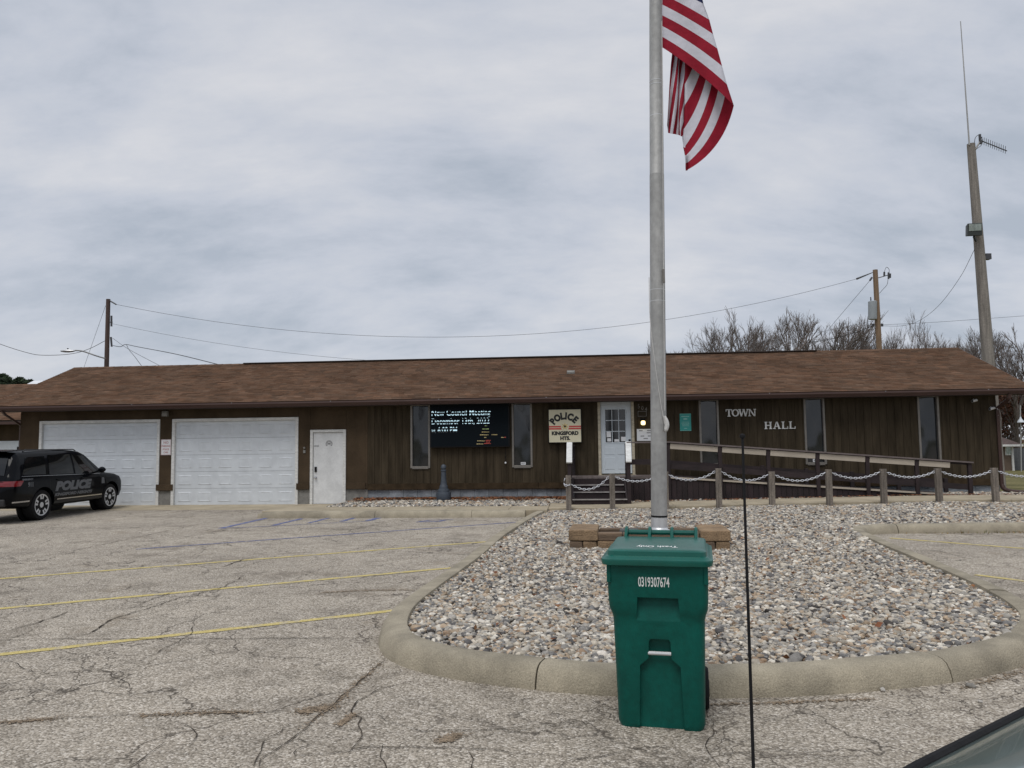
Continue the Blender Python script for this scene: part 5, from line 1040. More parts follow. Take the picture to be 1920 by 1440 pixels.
def link(q, c, d, flip):
    d = d.normalized(); s = d.cross(Vector((0, 0, 1))).normalized(); u = s.cross(d); a = u if flip else s; n = 10; pts = []
    for k in range(n): t = 2 * math.pi * k / n; pts.append(c + d * math.cos(t) * 0.038 + a * math.sin(t) * 0.021)
    vs_, fs_ = [], []
    for k in range(n):
        o_ = (pts[k] - c).normalized(); e = (d.cross(a)); 
        for m_ in range(4): t = math.pi / 2 * m_; vs_.append(pts[k] + (o_ * math.cos(t) + e * math.sin(t)) * 0.0095)
    for k in range(n):
        for m_ in range(4): fs_.append((k * 4 + m_, k * 4 + (m_ + 1) % 4, ((k + 1) % n) * 4 + (m_ + 1) % 4, ((k + 1) % n) * 4 + m_))
    q.add(vs_, fs_)
SAG = [0.20, 0.13, 0.16, 0.17, 0.165, 0.135, 0.125, 0.125, 0.125]
for i in range(len(tops) - 1):
    a = Vector((tops[i][0] + 0.07, 0, tops[i][1])); b = Vector((tops[i + 1][0] - 0.07, 0, tops[i + 1][1]))
    if i == 0: a.z -= 0.14
    q = MB(); n = int((b - a).length * 1.05 / 0.056); P = [a.lerp(b, t / n) - Vector((0, 0, SAG[i] * 4 * (t / n) * (1 - t / n))) for t in range(n + 1)]
    if i == 0:                                  # loose end looped round the first post
        ex_ = [Vector((tops[0][0] - 0.08, -0.075, tops[0][1] + 0.0)), Vector((tops[0][0] - 0.095, -0.075, tops[0][1] - 0.06)), Vector((tops[0][0] - 0.095, -0.075, tops[0][1] - 0.12)), Vector((tops[0][0] - 0.08, -0.08, tops[0][1] - 0.16)), Vector((tops[0][0] - 0.03, -0.085, tops[0][1] - 0.165)), Vector((tops[0][0] + 0.03, -0.08, tops[0][1] - 0.155))]; P = ex_ + P
    for k in range(len(P) - 1):
        m_ = (P[k] + P[k + 1]) / 2; d_ = P[k + 1] - P[k]
        if d_.length > 1e-4: link(q, m_, d_, k % 2)
    ch_ = q.build('chain', 'chain', None, smooth=True, angle=180); ch_.location = LW(0, -3.42); ch_.rotation_euler = (0, 0, -BA)
    tag(ch_, f'white plastic chain hung between the {ORD[i]} and {ORD[i + 1]} wooden posts from the steps', 'chain', 'white chains of the chain fence')
# ================================================================== POLICE SUV
pr = Vector((-11.45, 18.77, 0)); pf = Vector((-11.37, 21.80, 0)); d_ = (pf - pr).normalized(); ang = math.atan2(-d_.x, d_.y)
right = Vector((d_.y, -d_.x, 0)); AXR, AXF = -1.42, 1.58
org = pr - right * 0.82 - d_ * AXR
suv = thing('police_suv', 'black police SUV with silver wheels parked at the garage door', 'SUV', org, ang); suv.scale = (1, 1, 0.945)
ST = np.array([  # y, bottom, half width, belt z, roof-edge half width, top z
    (-2.57, .52, .70, .78, .62, .82), (-2.545, .45, .84, .98, .72, 1.02), (-2.51, .42, .905, 1.07, .77, 1.13), (-2.46, .40, .935, 1.10, .78, 1.24), (-2.38, .38, .95, 1.11, .765, 1.45), (-2.27, .36, .958, 1.115, .745, 1.66), (-2.17, .35, .962, 1.115, .735, 1.735), (-2.0, .34, .965, 1.115, .73, 1.765),
    (-1.4, .33, .968, 1.105, .73, 1.79), (-.4, .32, .968, 1.085, .73, 1.80), (.1, .32, .968, 1.072, .725, 1.785), (.4, .32, .968, 1.064, .715, 1.755), (.62, .32, .967, 1.058, .71, 1.69), (.9, .32, .966, 1.05, .73, 1.50), (1.15, .32, .965, 1.045, .76, 1.31), (1.36, .32, .963, 1.04, .80, 1.145), (1.5, .32, .96, 1.03, .83, 1.10),
    (1.90, .33, .95, 1.0, .83, 1.06), (2.12, .34, .925, .955, .79, 1.01), (2.25, .36, .88, .89, .73, .94), (2.31, .38, .82, .81, .67, .86), (2.35, .44, .72, .70, .60, .74)])
def stn(y): return [float(np.interp(y, ST[:, 0], ST[:, i])) for i in range(6)]
def section(y):
    _, zb, w_, zbt, wt, ztp = stn(y); k = max(0.0, min(1, (ztp - zbt) / 0.6)); H_ = zbt - zb
    return [(0, zb), (w_ * .80, zb), (w_ * .94, zb + .05), (w_ * .975, zb + .16), (w_ * .992, zb + .32 * H_), (w_, zb + .5 * H_), (w_, zb + .68 * H_), (w_ * .992, zb + .84 * H_), (w_ * .975, zb + .95 * H_), (w_ * .955, zbt + 0.003), (w_ * .955 * .5 + (wt + .055) * .5 + .012 * k, zbt + (ztp - zbt - .12 * k) * .5), (wt + .055 * k, ztp - .12 * k - .004), (wt + .012, ztp - .062 * k - .003), (wt - .06, ztp - .026 * k - .002), (wt * .6, ztp - .008 * k), (0, ztp)]
ys_ = sorted(set(list(np.linspace(-2.57, -2.0, 22)) + list(np.linspace(-2.0, 1.3, 34)) + list(np.linspace(1.3, 2.35, 28))))
q = MB(); rows = []
for y in ys_:
    s_ = section(y); rows.append([(x, y, z) for x, z in s_] + [(-x, y, z) for x, z in s_[-2:0:-1]])
q.grid(rows, closed=True); n = len(rows[0]); q.f += [tuple(range(n)), tuple(range((len(rows) - 1) * n, len(rows) * n))[::-1]]; q.m += [0, 0]; q.c += [(1, 1, 1)] * 2
bd = q.build('body', 'car_black', suv, smooth=True, fixn=True, angle=38)
cuts_ = []
for y in (AXR, AXF):
    for sx in (-1, 1):
        c_ = MB(); prof = [(0.455, 0.0), (0.455, 0.40)]
        c_.lathe([(0.455, -0.2), (0.455, 0.2)], 32, (sx * 0.98, y, 0.385), axis='x'); cuts_.append(c_)
boolean_cut(bd, cuts_)
for p_ in bd.data.polygons: p_.use_smooth = True
try: bd.data.set_sharp_from_angle(angle=R(38))
except Exception: pass
def side(y, z):                              # x of the body side at a height
    s_ = section(y); zs_ = [p[1] for p in s_[2:13]]; return float(np.interp(z, zs_, [p[0] for p in s_[2:13]]))
def side_patch(name, m, poly, off=0.006, sx=1, nu=14, nv=6, parent=suv):
    q = MB(); rows = []                      # poly: bottom-left, bottom-right, top-right, top-left in (y,z)
    for v in range(nv + 1):
        t = v / nv; r_ = []
        for u in range(nu + 1):
            s = u / nu; a = [poly[0][i] * (1 - s) + poly[1][i] * s for i in (0, 1)]; b = [poly[3][i] * (1 - s) + poly[2][i] * s for i in (0, 1)]; y, z = a[0] * (1 - t) + b[0] * t, a[1] * (1 - t) + b[1] * t; r_.append((sx * (side(y, z) + off), y, z))
        rows.append(r_)
    q.grid(rows if sx > 0 else rows[::-1]); return q.build(name, m, parent, smooth=True, angle=180)
for sx in (1, -1):
    side_patch('quarter_window', 'car_glass', [(-2.16, 1.17), (-1.30, 1.155), (-1.22, 1.62), (-1.92, 1.60)], sx=sx)
    side_patch('rear_door_window', 'car_glass', [(-1.16, 1.145), (-0.16, 1.13), (-0.16, 1.655), (-1.09, 1.645)], sx=sx)
    side_patch('front_door_window', 'car_glass', [(-0.08, 1.125), (1.02, 1.10), (0.46, 1.60), (-0.08, 1.65)], sx=sx)
    side_patch('window_trim', 'chrome', [(-2.2, 1.128), (1.08, 1.082), (1.06, 1.092), (-2.18, 1.140)], 0.007, sx, nv=1)
    side_patch('sill_trim', 'chrome', [(-0.88, 0.475), (1.12, 0.475), (1.12, 0.505), (-0.88, 0.505)], 0.012, sx, nv=1)
    side_patch('bumper_trim', 'chrome', [(-2.47, 0.50), (-1.93, 0.50), (-1.93, 0.535), (-2.47, 0.535)], 0.010, sx, nv=1)
    side_patch('sill_skirt', 'car_trim', [(-0.95, 0.385), (1.18, 0.385), (1.16, 0.455), (-0.95, 0.455)], 0.008, sx, nv=2)
    for y0 in (-0.95, 0.12): MB().box(*(sorted((sx * 0.958, sx * 0.995))), y0, y0 + 0.20, 0.985, 1.015).build('door_handle', 'car_black', suv, bevel=0.008)
    for ysm in (-1.19, -0.12, 1.02):         # door shut lines
        side_patch('door_seam', 'black', [(ysm, 0.47), (ysm + 0.008, 0.47), (ysm + 0.008, 1.08), (ysm, 1.08)], 0.0025, sx, nu=1, nv=10)
    mq = MB(); mq.v = []; rows = []
    for k in range(7):
        t = k / 6; r_ = 0.085 * math.sin(math.pi * (0.12 + 0.76 * t)); rows.append([(sx * (1.12 + math.cos(a) * 0.095 * (0.8 + .2 * math.sin(math.pi * t))), 0.72 + t * 0.14, 1.20 + math.sin(a) * r_) for a in np.linspace(0, 2 * math.pi, 13)[:-1]])
    mq.grid(rows, closed=True); mq.f += [tuple(range(12)), tuple(range(72, 84))[::-1]]; mq.m += [0, 0]; mq.c += [(1, 1, 1)] * 2
    mq.beam((sx * 0.92, 0.82, 1.13), (sx * 1.05, 0.80, 1.17), 0.06, 0.04); mq.build('mirror', 'car_black', suv, smooth=True, fixn=True)
    # tail lamp wraps the rear corner
    q = MB(); rows = []
    for z in (0.90, 0.92, 0.965, 1.01, 1.03):
        r_ = []
        for y in (-2.16 - (1.03 - z) * 0.9, -2.29 - (1.03 - z) * 0.3, -2.38, -2.46, -2.51, -2.535): r_.append((sx * (side(y, z) + 0.008), y - (0.008 if y < -2.4 else 0), z))
        r_.append((sx * 0.60, -2.572 + (0.03 if z > 1 else 0), z)); r_.append((sx * 0.02, -2.585 + (0.03 if z > 1 else 0), z)); rows.append(r_)
    q.grid(rows if sx < 0 else [r_[::-1] for r_ in rows]); q.build('tail_light', 'tail_red', suv, smooth=True, angle=60)
    for y in (AXR, AXF):
        cx_ = sx * 0.80; t_ = MB(); t_.lathe([(0.255, -0.12), (0.33, -0.135), (0.365, -0.125), (0.384, -0.09), (0.386, 0.0), (0.384, 0.09), (0.365, 0.125), (0.33, 0.135), (0.255, 0.12)], 40, (cx_, y, 0.386), axis='x'); wh = t_.build('wheel', 'rubber', suv, smooth=True, fixn=True)
        rm = MB(); fx = cx_ + sx * 0.105
        rim = [(0.256, -0.005), (0.272, 0.0), (0.272, 0.012), (0.245, 0.008), (0.238, -0.05), (0.238, -0.14)]
        vs_, fs_ = [], []; nn_ = 40
        for r_, dx in rim: vs_ += [(fx + sx * dx + sx * 0.012, y + r_ * math.cos(2 * math.pi * k / nn_), 0.386 + r_ * math.sin(2 * math.pi * k / nn_)) for k in range(nn_)]
        for a in range(len(rim) - 1):
            for k in range(nn_): fs_.append((a * nn_ + k, a * nn_ + (k + 1) % nn_, (a + 1) * nn_ + (k + 1) % nn_, (a + 1) * nn_ + k))
        rm.add(vs_, fs_)
        for k in range(5):
            for dt in (-0.21, 0.21):
                t = 2 * math.pi * k / 5 + 0.3; a0 = Vector((fx - sx * 0.005, y + 0.06 * math.cos(t + dt * .7), 0.386 + 0.06 * math.sin(t + dt * .7))); a1 = Vector((fx + sx * 0.006, y + 0.25 * math.cos(t + dt), 0.386 + 0.25 * math.sin(t + dt))); rm.beam(a0, a1, 0.048, 0.03, up=(1, 0, 0))
        rm.lathe([(0.0, -0.02), (0.07, -0.018), (0.075, 0.0), (0.07, 0.018), (0.0, 0.02)], 20, (fx - sx * 0.002, y, 0.386), axis='x')
        rm.build('rim', 'alloy', wh, smooth=True, fixn=True, angle=40)
        MB().lathe([(0.0, -0.004), (0.236, -0.004), (0.236, 0.004), (0.0, 0.004)], 32, (fx - sx * 0.06, y, 0.386), axis='x').build('brake_disc', 'metal_frame', wh, fixn=True)
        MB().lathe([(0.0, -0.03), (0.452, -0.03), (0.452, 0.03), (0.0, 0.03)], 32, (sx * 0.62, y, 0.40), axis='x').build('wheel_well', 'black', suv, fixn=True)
    # decals follow the side
    def decal(txt, size, y0, z0, sxx, name, m='decal_grey', shear=0.25, bold=0.0):
        q = MB(); q.text(txt, size, lambda x, y, z: (x, y, z), sx=sxx, shear=shear, bold=bold, align='LEFT')
        if sx > 0: q.v = [(side(y0 + x, z0 + y) + 0.0055, y0 + x, z0 + y) for x, y, z in q.v]
        else: ln = max(v[0] for v in q.v); q.v = [(-side(y0 + ln - x, z0 + y) - 0.0055, y0 + ln - x, z0 + y) for x, y, z in q.v]
        q.build(name, m, suv)
    decal('POLICE', 0.30, -0.98, 0.725, 1.50, 'door_lettering', bold=0.022)
    decal('KINGSFORD HEIGHTS', 0.10, -1.0, 0.575, 1.62, 'door_lettering', bold=0.006)
    decal('911', 0.15, -2.02, 0.875, 0.9, 'side_number', shear=0.05, bold=0.008)
    decal('EMERGENCY', 0.055, -2.2, 1.035, 1.2, 'side_number', shear=0.1, bold=0.003)
    side_patch('fender_badge', 'decal_grey', [(1.06, 0.80), (1.22, 0.80), (1.20, 0.97), (1.08, 0.97)], 0.004, sx, 4, 4)
# rear glass, spoiler, bumper, plate
q = MB(); rows = []
for t in np.linspace(0, 1, 7):
    y = -2.47 + 0.20 * t; _, zb, w_, zbt, wt, ztp = stn(y); rows.append([(x * (0.80 - 0.06 * t), y - 0.035, stn(y)[5] - 0.02 - 0.05 * abs(x) ** 3) for x in np.linspace(-0.9, 0.9, 9)])
q.grid(rows); q.build('rear_window', 'car_glass', suv, smooth=True, angle=180, fixn=True)
q = MB(); q.hexa([(-0.70, -2.42, 1.735), (0.70, -2.42, 1.735), (0.72, -2.05, 1.755), (-0.72, -2.05, 1.755), (-0.69, -2.42, 1.757), (0.69, -2.42, 1.757), (0.70, -2.05, 1.785), (-0.70, -2.05, 1.785)]); q.build('spoiler', 'car_black', suv, bevel=0.012)
q = MB(); q.box(-0.80, 0.80, -2.60, -2.50, 0.42, 0.60); q.build('rear_bumper', 'car_trim', suv, bevel=0.03)
MB().box(-0.28, 0.28, -2.592, -2.58, 0.70, 0.84).build('number_plate', 'paper', suv)
for sx in (-1, 1):
    q = MB(); q.tube([(sx * 0.69, -1.85, 1.74), (sx * 0.69, -1.75, 1.785), (sx * 0.69, 0.15, 1.785), (sx * 0.69, 0.25, 1.75)], 0.014, 8); q.build('roof_rail', 'car_trim', suv, smooth=True)
    MB().box(*sorted((sx * 0.50, sx * 0.80)), 2.22, 2.30, 0.72, 0.84).build('headlight', 'flood_glass', suv, bevel=0.02)
q = MB(); rows = []
for t in np.linspace(0, 1, 6):
    y = 1.34 - 0.68 * t; rows.append([(x * (0.80 - .06 * t), y + 0.01, stn(y)[5] + 0.006 - 0.06 * abs(x) ** 3) for x in np.linspace(-0.9, 0.9, 9)])
q.grid(rows); q.build('windshield', 'car_glass', suv, smooth=True, angle=180, fixn=True)

# ================================================================== PHOTOGRAPHER'S CAR: left front corner
A_ = D(1688, 1440, 1.60); B_ = D(1920, 1326, 2.10); fwd = Vector((B_.x - A_.x, B_.y - A_.y, 0)).normalized(); inn = Vector((fwd.y, -fwd.x, 0)); zed = A_.z + 0.004
own = thing('car', 'pale grey-green car hood with black edge trim and whip antenna', 'car', (A_.x, A_.y, 0), math.atan2(-fwd.x, fwd.y))
# local: +y forward, +x to the car's right (inward); hood edge on x=0
def zh(y): return zed - (A_.z - B_.z) / 0.773 * max(0, y) - 0.05 * max(0, y - 0.9) ** 2 + 0.01 * min(0, y)
q = MB(); rows = []
for y in np.linspace(-0.35, 1.62, 24):
    r_ = []
    for x in (0.026, 0.032, 0.045, 0.065, 0.09, 0.12, 0.16, 0.22, 0.30, 0.42, 0.6, 0.75, 0.9, 1.08, 1.2, 1.28, 1.34, 1.38, 1.42, 1.45, 1.47):
        u = min(x, 1.5 - x); cr = -0.018 + 0.055 * (1 - math.exp(-u / 0.10)) + 0.015 * math.sin(math.pi * x / 1.5); xx = x + (0.10 * max(0, y - 1.0) ** 1.5 * (1 if x < .75 else -1)); r_.append((xx, y, zh(y) + cr))
    rows.append(r_)
q.grid(rows); q.build('hood', 'hood_green', own, smooth=True, angle=180, fixn=True)
q = MB(); q.tube([(0.012 + 0.10 * max(0, y - 1.0) ** 1.5, y, zh(y) - 0.012) for y in np.linspace(-0.35, 1.62, 20)], 0.0145, 10); q.build('edge_trim', 'rubber', own, smooth=True)
q = MB(); rows = []
for y in np.linspace(-0.35, 1.70, 26):
    r_ = []; bx = 0.10 * max(0, y - 1.0) ** 1.5
    for x, z in ((0.004, zh(y) - 0.024), (-0.02, zh(y) - 0.05), (-0.045, zh(y) - 0.10), (-0.06, zh(y) - 0.20), (-0.055, zh(y) - 0.35), (-0.04, zh(y) - 0.5), (-0.02, zh(y) - 0.62)): r_.append((x + bx, y, max(z, 0.42 + (0.30 * max(0, 1 - ((y - 0.75) / 0.36) ** 2) ** 0.5 if abs(y - 0.75) < 0.36 else -0.1))))
    rows.append(r_)
q.grid(rows); q.build('fender', 'hood_green', own, smooth=True, angle=180, fixn=True)
t_ = MB(); t_.lathe([(0.19, -0.10), (0.29, -0.105), (0.325, -0.08), (0.33, 0.0), (0.325, 0.08), (0.29, 0.105), (0.19, 0.10)], 32, (0.10, 0.75, 0.33), axis='x'); wh = t_.build('wheel', 'rubber', own, smooth=True, fixn=True)
MB().lathe([(0.0, -0.09), (0.05, -0.09), (0.185, -0.07), (0.19, 0.0), (0.0, 0.0)], 24, (0.10, 0.75, 0.33), axis='x').build('rim', 'alloy', wh, smooth=True, fixn=True)
q = MB(); q.tube(catmull([(0.16, 1.72, 0.50), (0.30, 1.86, 0.50), (0.75, 1.93, 0.50), (1.2, 1.86, 0.50), (1.36, 1.72, 0.50)], 6), 0.13, 14); q.build('bumper', 'car_trim', own, smooth=True)
q = MB(); q.box(0.16, 0.46, 1.62, 1.80, 0.64, 0.80); q.build('headlight', 'flood_glass', own, bevel=0.03)
q = MB(); q.box(0.50, 1.0, 1.64, 1.80, 0.62, 0.80); q.build('grille', 'black', own, bevel=0.02)
at = D(1392, 818, 1.36); ab = D(1414, 1480, 1.30); ob = Vector((ab.x, ab.y, ab.z)); inv = Matrix.Rotation(-own.rotation_euler.z, 3, 'Z')
l1 = inv @ (at - Vector(own.location)); l0 = inv @ (ob - Vector(own.location)); l0 = l1 + (l0 - l1) * 1.1
ant = MB(); ant.tube([l0, l0.lerp(l1, 0.5), l1], [0.0030, 0.0026, 0.0022], 10); an = ant.build('antenna', 'black', own, smooth=True)
MB().lathe([(0.0, -0.005), (0.0042, -0.003), (0.005, 0.0), (0.0042, 0.003), (0.0, 0.005)], 10, l1).build('antenna_tip', 'rubber', an, smooth=True)
MB().lathe([(0.024, -0.03), (0.02, -0.01), (0.012, 0.01), (0.006, 0.04), (0.004, 0.07)], 12, l0).build('antenna_base', 'rubber', an, smooth=True)

# ================================================================== POLES AND WIRES
def wpole(name, label, top, base_xy, r0, r1, m, cat='utility pole'):
    gzv = gz(*base_xy); t = thing(name, label, cat, (base_xy[0], base_xy[1], gzv)); b = Vector((0, 0, 0)); e = Vector(top) - Vector(t.location)
    MB().tube([b, e * 0.33, e * 0.66, e], [r0, r0 + (r1 - r0) * .33, r0 + (r1 - r0) * .66, r1], 14).build('shaft', m, t, smooth=True); return t, Vector(t.location)
# tall antenna mast
tp = D(1820.5, 270, 27); bp = D(1853, 675, 27); sl = (bp.x - tp.x) / (bp.z - tp.z); bx = tp.x + sl * (0 - tp.z)
mast, mo = wpole('antenna_mast', 'tall grey wooden pole with whip and comb antennas at the hall end', tp, (bx, 27), 0.235, 0.135, 'pole_wood', 'pole')
P27 = lambda x, y, dy=0.0: D(x, y, 27 + dy) - mo
MB().tube([P27(1817.5, 272, -0.1), P27(1801, 40, -0.1)], [0.028, 0.014], 8).build('whip_antenna', 'galv', mast)
MB().tube([P27(1828, 282, -0.05), P27(1837, 266, -0.1)], 0.03, 8).build('bracket', 'galv', mast)
MB().tube([P27(1837, 252, -0.1), P27(1838, 270, -0.1)], 0.045, 8).build('clamp', 'insul', mast)
q = MB(); a, b = P27(1840, 264, -0.1), P27(1888, 283, -0.1); q.tube([a, b], 0.018, 6)
for i in range(12): c_ = a.lerp(b, (i + 0.3) / 12); q.tube([c_ + Vector((-0.02, -0.05, 0.14)), c_ + Vector((0.02, 0.05, -0.10))], 0.009, 5)
q.build('comb_antenna', 'insul', mast)
MB().tube(catmull([P27(1827, 268, -0.1), P27(1829, 258, -0.1), P27(1836, 253, -0.1), P27(1842, 262, -0.1), P27(1840, 272, -0.1), P27(1830, 280, -0.1)], 5), 0.01, 6).build('antenna_cable', 'wire', mast)
MB().box(*[c_ for pr_ in zip(P27(1848, 475, -0.1), P27(1853, 488, 0.1)) for c_ in sorted(pr_)]).build('junction_box', 'insul', mast)
# floodlight on the mast
fc = D(1825, 432, 26.7); flo = thing('floodlight', 'square dark floodlight clamped to the antenna mast', 'floodlight', fc, -R(8)); flo.rotation_euler.x = R(0)
MB().hexa([(-0.245, -0.10, -0.22), (0.245, -0.10, -0.22), (0.20, 0.18, -0.16), (-0.20, 0.18, -0.16), (-0.245, -0.16, 0.22), (0.245, -0.16, 0.22), (0.20, 0.12, 0.20), (-0.20, 0.12, 0.20)]).build('housing', 'flood_body', flo, bevel=0.02)
q = MB(); q.add([(-0.205, -0.138, -0.05), (0.205, -0.138, -0.05), (0.205, -0.172, 0.185), (-0.205, -0.172, 0.185)], [(0, 1, 2, 3)]); q.build('lens', 'flood_glass', flo)
MB().beam((0.0, 0.0, -0.22), (0.12, 0.12, -0.36), 0.06, 0.06).build('arm', 'flood_body', flo)
# left utility pole
tpl = D(203, 561, 40); bpl = D(199.5, 700, 40); sl = (bpl.x - tpl.x) / (bpl.z - tpl.z)
plp, po_ = wpole('utility_pole', 'dark brown utility pole with street lamp arm behind the garage end', tpl, (tpl.x + sl * (-1 - tpl.z), 40), 0.14, 0.105, 'pole_dark')
P40 = lambda x, y, o_=None: D(x, y, 40) - (po_ if o_ is None else o_)
MB().tube([P40(206, 564), P40(218, 571)], 0.035, 8).build('insulator', 'insul', plp); MB().tube([P40(209, 592), P40(209, 612)], 0.05, 8).build('fuse_cutout', 'insul', plp); MB().tube([P40(208, 632), P40(209.5, 650)], 0.05, 8).build('insulator', 'insul', plp)
MB().tube([P40(206, 604), P40(211, 604)], 0.03, 6).build('bracket', 'insul', plp)
sl_ = thing('street_lamp', 'grey cobra-head street lamp on an arm of the dark pole', 'street lamp', D(199, 678, 39.9)); so = Vector(sl_.location)
MB().tube(catmull([D(197, 672, 39.8) - so, D(180, 667, 39.5) - so, D(155, 658.5, 39.2) - so, D(140, 657, 39) - so], 5), 0.035, 8).build('arm', 'galv', sl_, smooth=True)
hq = MB(); hc = D(127, 658, 39) - so; hq.lathe([(0.0, -0.36), (0.08, -0.33), (0.14, -0.15), (0.15, 0.05), (0.10, 0.28), (0.05, 0.36), (0.0, 0.37)], 14, (0, 0, 0), axis='x'); hq.v = [(x + hc.x, y + hc.y, z * 0.55 + hc.z) for x, y, z in hq.v]; hq.build('lamp_head', 'galv_bright', sl_, smooth=True, fixn=True)
MB().lathe([(0.04, 0), (0.04, 0.06), (0.0, 0.08)], 10, (hc.x, hc.y, hc.z + 0.07)).build('photocell', 'insul', sl_)
# right utility pole
tpr = D(1641, 506, 40); bpr = D(1648.5, 655, 40); sl = (bpr.x - tpr.x) / (bpr.z - tpr.z)
prp, pq_ = wpole('utility_pole', 'light brown utility pole with grey transformer among bare trees', tpr, (tpr.x + sl * (-1 - tpr.z), 40), 0.17, 0.125, 'pole_brown')
Q40 = lambda x, y, dy=0: D(x, y, 40 + dy) - pq_
tr = MB(); a, b = Q40(1636, 599, -0.1), Q40(1636, 566, -0.1); tr.tube([a, a.lerp(b, 0.06), a.lerp(b, 0.94), b, b + Vector((0, 0, 0.05))], [0.20, 0.215, 0.215, 0.225, 0.16], 18); tro = tr.build('transformer', 'transformer', prp, smooth=True, angle=50)
MB().tube([Q40(1633, 565, -0.1), Q40(1632.5, 557, -0.1)], [0.04, 0.025], 8).build('bushing', 'insul', tro)
MB().tube([Q40(1647, 521), Q40(1664, 516)], 0.025, 6).build('bracket', 'insul', prp)
for x, y0, y1 in ((1658, 510, 518), (1666, 511, 523), (1669, 513, 521)): MB().tube([Q40(x, y0), Q40(x, y1)], 0.05, 8).build('fuse_cutout', 'insul', prp)
MB().tube(catmull([Q40(1658, 510), Q40(1662, 501), Q40(1667, 505), Q40(1667, 511)], 5), 0.012, 5).build('jumper', 'wire', prp); MB().tube(catmull([Q40(1665, 524), Q40(1663, 534), Q40(1655, 543), Q40(1649, 550)], 5), 0.012, 5).build('jumper', 'wire', prp)
MB().tube([Q40(1636, 511), Q40(1606, 523)], [0.02, 0.05], 8).build('insulator', 'insul', prp); MB().tube([Q40(1635, 520), Q40(1631, 526)], 0.05, 8).build('insulator', 'insul', prp)
for x, y in ((1637, 609), (1654, 609)): MB().tube([Q40(x, y - 2), Q40(x, y + 3)], 0.06, 8).build('insulator', 'insul', prp)
MB().tube(catmull([Q40(1631, 566), Q40(1628, 590), Q40(1627, 612), Q40(1636, 611)], 5), 0.014, 5).build('jumper', 'wire', prp)
def wire(pts, label, r_=0.014, n=30, sag=0.0, depth=None):
    P = [D(*p) for p in pts]
    if len(P) == 2: a, b = P; P = [a.lerp(b, t / n) - Vector((0, 0, sag * 4 * (t / n) * (1 - t / n))) for t in range(n + 1)]
    else: P = catmull(P, 8)
    o = MB().tube([p - P[0] for p in P], r_, 5).build('overhead_wire', 'wire'); o.location = P[0]; tag(o, label, 'wire', 'overhead wires'); return o
wire([(219, 571, 40), (1606, 523, 40)], 'topmost sagging wire between the two utility poles', 0.009, sag=2.35)
wire([(211, 607, 40), (1636, 602, 40)], 'lower sagging wire between the two utility poles, dipping behind the roof', 0.007, sag=2.2)
wire([(212, 648, 40), (226, 650, 39.5), (236, 646, 39), (262, 651, 37), (330, 664, 32), (412, 684, 27.2)], 'thick service cable from the dark pole down to the roof', 0.015)
wire([(237, 646, 39), (242, 656, 38), (252, 668, 36), (266, 687, 31)], 'short drooping cable looping off the thick service cable', 0.012)
wire([(211, 634, 40), (240, 654, 37), (300, 686, 31)], 'thin straight service wire from the dark pole to the roof', 0.009)
wire([(-60, 620, 40), (0, 645, 40), (50, 661, 40), (80, 666, 40), (130, 664, 40), (165, 655, 40), (197, 639, 40)], 'heavy cable sagging left of the dark pole behind the street lamp', 0.014)
wire([(198, 573, 40), (157, 690, 42)], 'thin guy wire slanting down from the top of the dark pole', 0.008, 4)
wire([(1631, 526, 40), (1553, 618, 46)], 'steep thin guy wire left of the transformer pole', 0.010, 4)
wire([(1636, 611, 40), (1605, 623, 41), (1565, 634, 43), (1520, 642, 46)], 'heavy bundled cable leaving the transformer pole over the bare trees', 0.018)
wire([(1653, 609, 40), (1720, 606, 40), (1800, 601, 40), (1990, 587, 40)], 'level wire running past the mast from the transformer pole', 0.008)
wire([(1654, 611, 40), (1690, 611, 38), (1722, 602, 36), (1760, 573, 32), (1800, 520, 29), (1827, 468, 27)], 'wire sweeping up from the transformer pole to the antenna mast', 0.008)

# ================================================================== NEIGHBOURING BUILDINGS
nb2 = thing('garage_building', 'low brown garage with shingled roof behind the left end of the hall', 'building', (-22.0, 33.0, 0), -BA)
MB().box(-9, 6.0, 0, 8, 0, 2.95).build('wall', 'siding_plain', nb2)
q = MB(); ze, zr = 2.86, 4.78
q.hexa([(-9.5, -0.6, ze), (6.6, -0.6, ze), (6.6, 4, zr), (-9.5, 4, zr), (-9.5, -0.6, ze + .1), (6.6, -0.6, ze + .1), (6.6, 4, zr + .1), (-9.5, 4, zr + .1)]); q.hexa([(-9.5, 4, zr), (6.6, 4, zr), (6.6, 8.6, ze), (-9.5, 8.6, ze), (-9.5, 4, zr + .1), (6.6, 4, zr + .1), (6.6, 8.6, ze + .1), (-9.5, 8.6, ze + .1)])
r2 = q.build('roof', 'soffit', nb2); o = shingles(-9.5, 6.6, -0.62, ze + .1, 4, zr + .1, r2, 0.16, 0.4); o['kind'] = 'stuff'
MB().box(-9.5, 6.6, -0.72, -0.6, ze - 0.08, ze + 0.03).build('gutter', 'gutter', nb2)
q = MB(); q.box(-3.9, 1.15, -0.05, -0.001, 0, 2.1); gdr = q.build('garage_door', 'garage_white', nb2); MB().box(1.02, 1.12, -0.08, -0.0505, 1.7, 1.85).build('handle', 'black', gdr)
nb3 = thing('white_building', 'pale metal roofed building far behind the garage', 'building', (-34.6, 60, gz(-36, 60) + 1.05), 0)
